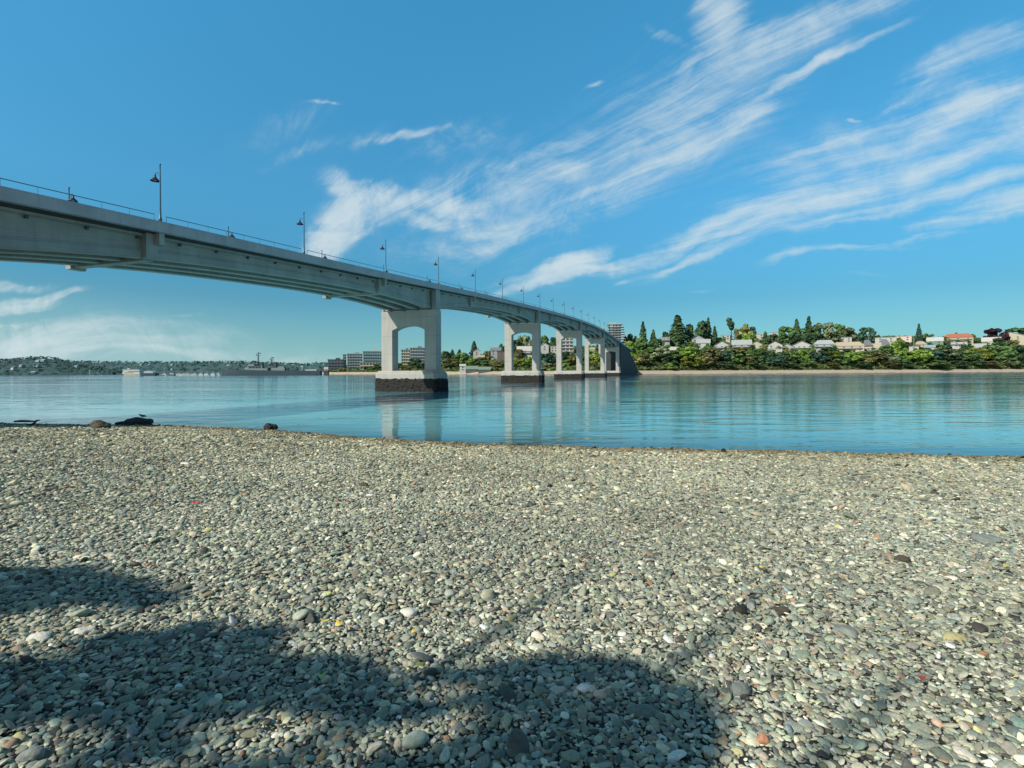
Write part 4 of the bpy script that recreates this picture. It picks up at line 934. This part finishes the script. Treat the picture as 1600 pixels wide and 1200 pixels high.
for px in (368, 447, 462):
    g_ = MB().box((sx(px), 0, 8.6), (6, 5, 3)).build('gun_turret', M['shipgrey'], ship)
    MB().tube([(sx(px) - 2, 0, 9), (sx(px) - 8, 0, 10.4)], .25, 6).build('gun_barrel', M['navy'], g_)
MB().box((sx(387), 0, 9.5), (5, 5, 4)).build('hedge_mount', M['lightgrey'], ship)
for px, top in ((404, 34), (425, 27)):
    mb = MB(); x = sx(px)
    for dx, dy in ((-2, -2), (2, -2), (0, 2.4)): mb.tube([(x + dx, dy, 12), (x + dx * .15, dy * .15, top - 3)], [.35, .25], 5)
    mb.tube([(x, 0, 14), (x, 0, top)], [.4, .3], 6)
    for z in np.linspace(15, top - 4, 5): mb.box((x, 0, z), (3.4 * (1.2 - z / top), .2, .3))
    mb.box((x, 0, top - 4.5), (6.5, .5, .6)).box((x + 1, 0, top - 1.2), (4.5, .6, 1.4)).box((x - 2.6, 0, top - 3.4), (.8, .6, 2.6))
    mb.build('mast', M['navy'], ship)
MB().box((sx(487), 0, 7.4), (17, 6, 2.2)).build('deck_tent', M['lightgrey'], ship)

def ferry(px0, px1, Y, label):
    L_ = (px1 - px0) * Y / F; r = empty('ferry', (xat((px0 + px1) / 2, Y), Y, 0), 0, label, 'ferry')
    hull(MB(), L_, 9, -.5, 2.4, .12, .4, .9).build('hull', M['cream'], r)
    MB().box((0, 0, 4.2), (L_ * .95, 8.4, 3.4)).build('cabin', M['white'], r)
    MB().box((0, 0, 7.3), (L_ * .92, 8, 2.6)).box((-L_ * .02, 0, 9.2), (L_ * .98, 8.8, .35)).build('upper_deck', M['white'], r)
    MB().box((L_ * .15, -4.25, 6.35), (L_ * .6, .2, .8)).build('window', M['darkgrey'], r)
    MB().box((-L_ * .1, -4.25, 4.4), (L_ * .5, .1, .7)).build('window', M['glass'], r)
    MB().box((-L_ * .2, 0, 10.3), (4, 4, 2)).build('wheelhouse', M['lightgrey'], r)
    MB().tube([(-L_ * .1, 0, 10), (-L_ * .1, 0, 14)], .15, 5).build('mast', M['lightgrey'], r)
ferry(194, 222, 740, 'white two-deck passenger ferry in front of the distant shore')
fb = empty('boathouse_float', (xat(234, 760), 760, 0), 0, 'dark floating boathouse with pale rounded roof right of the ferry', 'boathouse')
MB().box((0, 0, 1.8), (22, 9, 4)).build('wall', M['navy'], fb); MB().prism([(8 * math.cos(t), 3.9 + 3.4 * math.sin(t)) for t in np.linspace(0, math.pi, 9)], (1, 0, 0), (0, 1, 0), -4.2, 4.2).build('roof', M['blue'], fb)
MB().box((12, 0, .4), (16, 6, 1.2)).build('pontoon', M['darkgrey'], fb)
boats = [(268, 14, 'navy', 'dark hulled motor boat right of the floating boathouse'), (279, 10, 'white', 'small white boat left of the large white cruiser'), (290, 20, 'white', 'large white cruiser in the middle of the marina'), (304, 11, 'lightgrey', 'pale grey boat right of the large cruiser'), (314, 10, 'white', 'white sailing boat in the middle of the marina masts'),
         (323, 8, 'white', 'little white boat right of the marina masts'), (333, 9, 'blue', 'small blue boat near the warship bow'), (341, 8, 'white', 'last white boat beside the warship bow'), (257, 8, 'white', 'leftmost little white boat of the marina')]
for px, Lp, c_, lb in boats:
    Y = 800 + (px % 7) * 4; L_ = Lp * Y / F
    r = empty('boat', (xat(px, Y), Y, 0), random.uniform(-.3, .3), lb, 'boat', 'boats moored left of the warship')
    hull(MB(), L_, 3.6, -.3, 1.7, .35, .6).build('hull', M[c_], r)
    MB().box((L_ * .08, 0, 2.7), (L_ * .5, 2.8, 2.1), taper=.85).build('cabin', M['white'], r)
    MB().box((L_ * .08, -1.36, 2.8), (L_ * .36, .12, .7)).build('window', M['glass'], r)
    if 'sail' in lb or Lp < 9.5: MB().tube([(0, 0, 1.8), (0, 0, 13)], .12, 5).build('mast', M['lightgrey'], r)
# pier float with the masts behind
dk = empty('marina_dock', (xat(300, 850), 850, 0), 0, 'long low dark dock behind the moored boats', 'dock')
MB().box((0, 0, .5), (110, 3, .8)).build('deck', M['darkgrey'], dk)
for i in range(9): MB().tube([(-50 + i * 12.5, 0, -1), (-50 + i * 12.5, 0, 4)], .3, 6).build('pile', M['brown'], dk)
nb = empty('navigation_beacon', (xat(510, 800), 800, 0), 0, 'small red and white beacon hut at the tip of the spit', 'beacon')
MB().box((0, 0, 3), (7, 5, 8)).build('base', M['navy'], nb); MB().box((0, 0, 9.5), (6, 4, 5)).build('panel', M['pink'], nb); MB().box((0, -2.1, 8.4), (4.5, .2, 1.6)).build('stripe', M['red'], nb)
nv = empty('channel_marker', (xat(140, 700), 700, 0), 0, 'thin pale channel marker post standing in the water at left', 'marker')
MB().tube([(0, 0, -1), (0, 0, 8)], .35, 6).build('post', M['lightgrey'], nv); MB().box((0, 0, 8), (1.6, .3, 1.6)).build('panel', M['lightgrey'], nv)

# ------------------------------------------------------------------ rocks, bird, leaves on the beach
def ground_at(px, py):
    """where the sight line through (px, py) meets the beach"""
    sy = (py - (HZ - ROLL * (px - 800))) / F; Y = 1.0
    for _ in range(4000):
        X = (px - 800) / F * Y
        if EYE - sy * Y <= max(0.0, float(beach_z(X, Y))): break
        Y *= 1.002
    return Vector(((px - 800) / F * Y, Y, max(-.05, float(beach_z((px - 800) / F * Y, Y)))))
M['rock_dark'] = rough_mat('wet_dark_rock', (.020, .020, .022), .8, 4, .7, c2=(.004, .004, .006), bump=1.0); M['rock_brown'] = rough_mat('brown_rock', (.075, .062, .042), .4, 5, .8, bump=.5)
M['rock_grey'] = rough_mat('grey_rock', (.24, .26, .23), .3, 8, .8); M['rock_pale'] = rough_mat('pale_rock', (.66, .63, .54), .2, 8, .8); M['rock_orange'] = rough_mat('orange_rock', (.50, .24, .14), .2, 9, .8)
def rock(px, py, wpx, hpx, mat, label, name='rock', seed=0, rz=0.0, dy=1.0):
    p = ground_at(px, py); k = p.y / F; w_ = wpx * k / 2; h = hpx * k
    o = link(bpy.data.objects.new(name, stone_mesh(name, M[mat], 5, seed + 50, .8, 1.0, .5)))
    if wpx > 7:
        tx2 = bpy.data.textures.new('rock', 'CLOUDS'); tx2.noise_scale = .6; tx2.noise_depth = 4
        d2 = o.modifiers.new('d', 'DISPLACE'); d2.texture = tx2; d2.strength = .55 if hpx > 9 and wpx > 14 and py < 720 else .08; d2.mid_level = .5
    o.scale = (w_ / .95, w_ * dy, h * .75); o.location = (p.x, p.y, p.z + h * .28); o.rotation_euler = (0, 0, rz)
    return tag(o, label, 'rock', 'larger rocks lying on the beach')
rock(215,664,46,15,'rock_dark','black humped rock at the water edge with a bird above it',seed=1)
rock(189,664,17,8,'rock_dark','small black rock touching the left of the humped rock',seed=2)
rock(157,671,28,15,'rock_brown','brown rounded rock left of the black humped rock',seed=3)
rock(423,672,17,14,'rock_dark','isolated dark round boulder at the water edge',seed=4)
rock(1130,707,9,7,'rock_dark','tiny upright dark rock at the water edge right of centre',seed=5)
rock(1122,709,9,4,'rock_brown','flat brown rock beside the tiny upright one',seed=6)
rock(1094,706,9,5,'rock_brown','brown stone at the water edge left of the upright rock',seed=7)
rock(1490,714,10,4,'rock_grey','pale stone in the shallows at right',seed=8)
rock(1527,716,10,4,'rock_brown','dark brown stone at the right water edge',seed=9)
rock(927,715,12,5,'rock_brown','brown stone just above the water edge at centre',seed=10)
rock(1540,846,46,11,'rock_grey','long flat grey slab of rock at the right',seed=11)
rock(1155,957,24,14,'rock_brown','reddish brown angular stone right of centre',seed=12)
rock(1217,957,26,9,'rock_brown','dark flat stone right of the reddish brown one',seed=13)
rock(1318,990,34,13,'rock_grey','grey flat stone right of the dark flat one',seed=14)
rock(56,1001,34,11,'rock_pale','pale lump of stone in the sunlit patch at left',seed=15)
rock(128,989,28,8,'rock_pale','flat pale stone right of the pale lump',seed=16)
rock(1190,1162,19,18,'rock_orange','small round orange stone near the bottom edge',seed=17)
rock(1155,1084,34,20,'rock_grey','rounded grey stone at the right end of the shadow',seed=18)
rock(45,1186,32,18,'rock_grey','olive grey cobble in the bottom left corner',seed=19)
rock(638,960,28,10,'rock_pale','long pale pebble at the middle of the beach',seed=20)
rock(1408,878,20,12,'rock_brown','brown stone left of the long grey slab',seed=21)
rock(86,697,12,5,'rock_dark','small dark stone on the upper left beach',seed=22)
rock(858,762,10,6,'rock_dark','small black stone in the middle distance',seed=23)
rock(285,668,8,4,'rock_dark','little dark stone at the waterline between the hump and the boulder',seed=24)
rock(480,679,10,4,'rock_dark','low dark stone right of the round boulder',seed=25)
# drift log in the shallows
p = ground_at(18, 664)
lg = MB().tube([(-1.0, 0, .02), (-.4, .05, .06), (.3, .0, .05), (.95, .04, 0)], [.10, .14, .13, .08], 9).build('drift_log', M['rock_dark'], None, True)
lg.location = p + Vector((0, 1.0, .15)); lg.scale = (.75, .6, .6); lg.rotation_euler = (0, 0, .05); tag(lg, 'short black driftwood log floating at the left water edge', 'log')
st = MB().tube([(0, 0, 0), (.35, 0, .18), (.75, .05, .30)], [.05, .035, .02], 7).build('drift_branch', M['rock_brown'], None, True)
st.location = ground_at(152, 668) + Vector((-.1, .1, .35)); st.rotation_euler = (0, R(38), 0); tag(st, 'thin branch leaning across the brown rounded rock', 'branch')
sk = MB().tube([(-.45, 0, 0), (0, .02, .10), (.2, 0, .30), (.42, 0, .34)], [.05, .06, .06, .03], 7).build('driftwood_stub', M['rock_dark'], None, True)
sk.location = ground_at(52, 667) + Vector((0, 0, .1)); tag(sk, 'small upright driftwood stub right of the black log', 'driftwood')
# the bird on the humped rock
def skin_obj(name, pts_, edges, radii, mat, parent=None):
    me = bpy.data.meshes.new(name); me.from_pydata(pts_, edges, []); o = link(bpy.data.objects.new(name, me), parent)
    md_ = o.modifiers.new('skin', 'SKIN'); 
    for i, rr_ in enumerate(radii): me.skin_vertices[0].data[i].radius = rr_ if hasattr(rr_, '__len__') else (rr_, rr_)
    me.skin_vertices[0].data[0].use_root = True
    o.modifiers.new('sub', 'SUBSURF').render_levels = 2; me.materials.append(mat); return o
p = ground_at(217, 664); kb = p.y / F
bird = empty('bird', (xat(222, p.y), p.y, p.z + 11.5 * kb), 0, 'small dark bird perched on the black humped rock', 'bird')
bird.scale = (1.25,) * 3
body = [(.16, 0, .12), (.07, 0, .13), (-.03, 0, .15), (-.12, 0, .19), (-.155, 0, .245), (-.185, 0, .25), (.26, 0, .10)]
o = skin_obj('body', body, [(0, 1), (1, 2), (2, 3), (3, 4), (4, 5), (0, 6)], [.035, .06, .07, .05, .035, .025, .012], M['navy'], bird)
MB().prism([(0, -.006), (.055, .0), (0, .010)], (-1, 0, 0), (0, 1, 0), -.006, .006, (-.20, 0, .25)).build('beak', M['orange'], bird)
for s_i in (-1, 1):
    MB().add([(-.08, s_i * .055, .18), (.05, s_i * .078, .20), (.20, s_i * .045, .14), (.24, s_i * .03, .115), (.06, s_i * .082, .12), (-.05, s_i * .066, .11)], [(0, 1, 2, 3, 4, 5)]).build('wing', M['darkgrey'], bird, fix=False)
    MB().tube([(0, s_i * .025, .10), (.005, s_i * .025, .04), (0, s_i * .025, 0)], [.012, .006, .005], 5).tube([(0, s_i * .025, .002), (-.04, s_i * .03, .0)], .005, 4).build('leg', M['brown'], bird)
# fallen leaves
for lf, c_ in (('red', (.42, .07, .04)), ('yellow', (.62, .45, .06)), ('lime', (.45, .50, .10))): M['leaf_' + lf] = plain('fallen_leaf_' + lf, c_, .6)
for (px, py, sz, c_, lb) in [(305, 794, .13, 'red', 'reddish fallen leaf on the left of the beach'), (118, 857, .08, 'yellow', 'yellow leaf near the left edge above the shadow'), (508, 985, .06, 'yellow', 'left of two golden leaves at the shadow edge'), (528, 991, .07, 'yellow', 'right of two golden leaves at the shadow edge'), (645, 1003, .06, 'yellow', 'yellow leaf in the sun near the centre of the shadow edge'),
                             (512, 942, .05, 'lime', 'lime leaf above the two golden leaves'), (656, 1056, .06, 'lime', 'lime leaf inside the dappled gap'), (500, 1075, .05, 'lime', 'lime leaf in the lower shadow'), (1436, 1078, .07, 'red', 'red leaf on the pebbles at lower right'), (1572, 898, .11, 'yellow', 'yellowish leaf near the right edge'), (1190, 898, .07, 'yellow', 'small yellow leaf right of centre'), (1512, 1012, .05, 'red', 'small red leaf near the right edge')]:
    p = ground_at(px, py); vs = []; 
    for i in range(10):
        t = 2 * math.pi * i / 10; rr_ = 1 + .18 * math.cos(3 * t); vs.append((rr_ * math.cos(t), .55 * rr_ * math.sin(t), .18 * math.cos(2 * t)))
    vs.append((0, 0, -.05)); lo = MB().add(vs, [(i, (i + 1) % 10, 10) for i in range(10)]).tube([(1.1, 0, .1), (1.6, .1, .15)], .04, 4).build('fallen_leaf', M['leaf_' + c_], None, fix=False)
    lo.scale = (sz * .55,) * 3; lo.location = p + Vector((0, 0, .062 + .004 * p.y)); lo.rotation_euler = (random.uniform(-.3, .3), random.uniform(-.3, .3), random.uniform(0, 6)); tag(lo, lb, 'leaf', 'fallen leaves on the pebbles')

# ------------------------------------------------------------------ tree behind the viewpoint that shades the pebbles
shade = [ # patches of shade on the beach: centre, half sizes, amount
 (70,900,130,20,1.0),(170,915,80,18,.9),(20,930,70,22,.8),(90,1050,150,26,1.0),(250,1000,90,26,1.0),(330,1000,90,34,1.2),(440,1020,120,24,1.2),(560,1045,90,18,.9),(640,1065,60,14,.6),(180,1070,140,22,.8),(30,1095,60,18,.6),(330,1055,90,18,.6),(250,1135,110,14,.35),(300,1180,60,16,.3),
 (720,1015,50,10,.35),(890,1010,120,15,.6),(880,1050,120,14,.5),(1030,1095,90,22,1.0),(950,1075,100,16,.7),(1000,1050,80,14,.5),(760,1165,130,26,1.0),(680,1195,90,22,.9),(830,1195,110,22,.8),(620,1150,50,14,.4),(900,1130,90,16,.5),(1060,1130,80,15,.6),(760,1110,60,12,.4)
]
cs_ = []; g = np.random.default_rng(5)
for (x, y, rx, ry, wt) in shade:
    n = int(wt * 1.15 * (rx * ry) / 13); 
    for _ in range(n):
        if _ % 7 == 0: sub = (g.uniform(-1, 1) * .85, g.uniform(-1, 1) * .85)
        r_ = math.sqrt(g.uniform(0, 1)) * g.uniform(.75, 1.25); t_ = g.uniform(0, 6.283)
        X_, Y_ = x + rx * (sub[0] + .22 * r_ * math.cos(t_)), min(y + ry * (sub[1] + .28 * r_ * math.sin(t_)), 1500)
        sy = (Y_ - 580) / F; Yd = (EYE - 2.45) / (sy - .088) if sy > .12 else 20
        X0 = (X_ - 800) / F * Yd; cs_.append(np.array([X0, Yd, float(beach_z(X0, Yd))]) + np.array(SUN) * (17.5 + 1.6 * math.sin(x * .013 + y * .02) + g.normal(0, .5)))
cs_ = np.array(cs_); print('shade leaves', len(cs_))
# the rest of the crown, further back
nb_ = 9000; th = g.uniform(0, 6.28, nb_); rr_ = np.sqrt(g.uniform(0, 1, nb_)); ext = np.stack([-15.0 + 4.0 * rr_ * np.cos(th), -11.5 + 3.0 * rr_ * np.sin(th), 12.2 + g.normal(0, 1.6, nb_)], -1)
allc = np.concatenate([cs_, ext])
q, f = cards(allc, g.normal(0, .4, (len(allc), 3)) + np.array(SUN), .075)
stree = empty('shade_tree', (-12.5, -8.5, float(beach_z(-12.5, -8.5))), 0, 'leafy tree behind the viewpoint casting the dappled shadow', 'tree')
c_ = link(bpy.data.objects.new('crown', np_mesh('crown', q, f, M['leaf']))); c_.color = (.06, .1, .03, 1); c_.parent = stree; c_.matrix_parent_inverse = Matrix.Translation(-stree.location)
mb = MB(); b0 = Vector((0, 0, 0)); mb.tube([(0, 0, -.4), (.2, .1, 3.5), (.5, .3, 7.5)], [.45, .36, .26], 12)
mb.tube([(.5, .3, 7.5), (-1.5, -1.2, 9.3), (-2.5, -2.2, 10.2)], [.18, .1, .04], 8)
mb.build('trunk', M['bark'], stree, True)
ml = MB()
for e_ in ((.5, 2, 10.3), (3.0, 3.5, 10.6), (1.6, 4.4, 10.4), (3.4, 2.2, 10.4)): ml.tube([(.5, .3, 7.5), (e_[0] * .5 + .2, e_[1] * .5, 9.2), e_], [.16, .08, .025], 8)
ml.build('limb', M['bark'], stree, True)

# ------------------------------------------------------------------ render
scene.view_settings.view_transform = 'Standard'; scene.view_settings.look = 'None'; scene.view_settings.exposure = 0; scene.view_settings.gamma = 1
scene.cycles.max_bounces = 6; scene.cycles.transparent_max_bounces = 8; scene.cycles.use_denoising = True
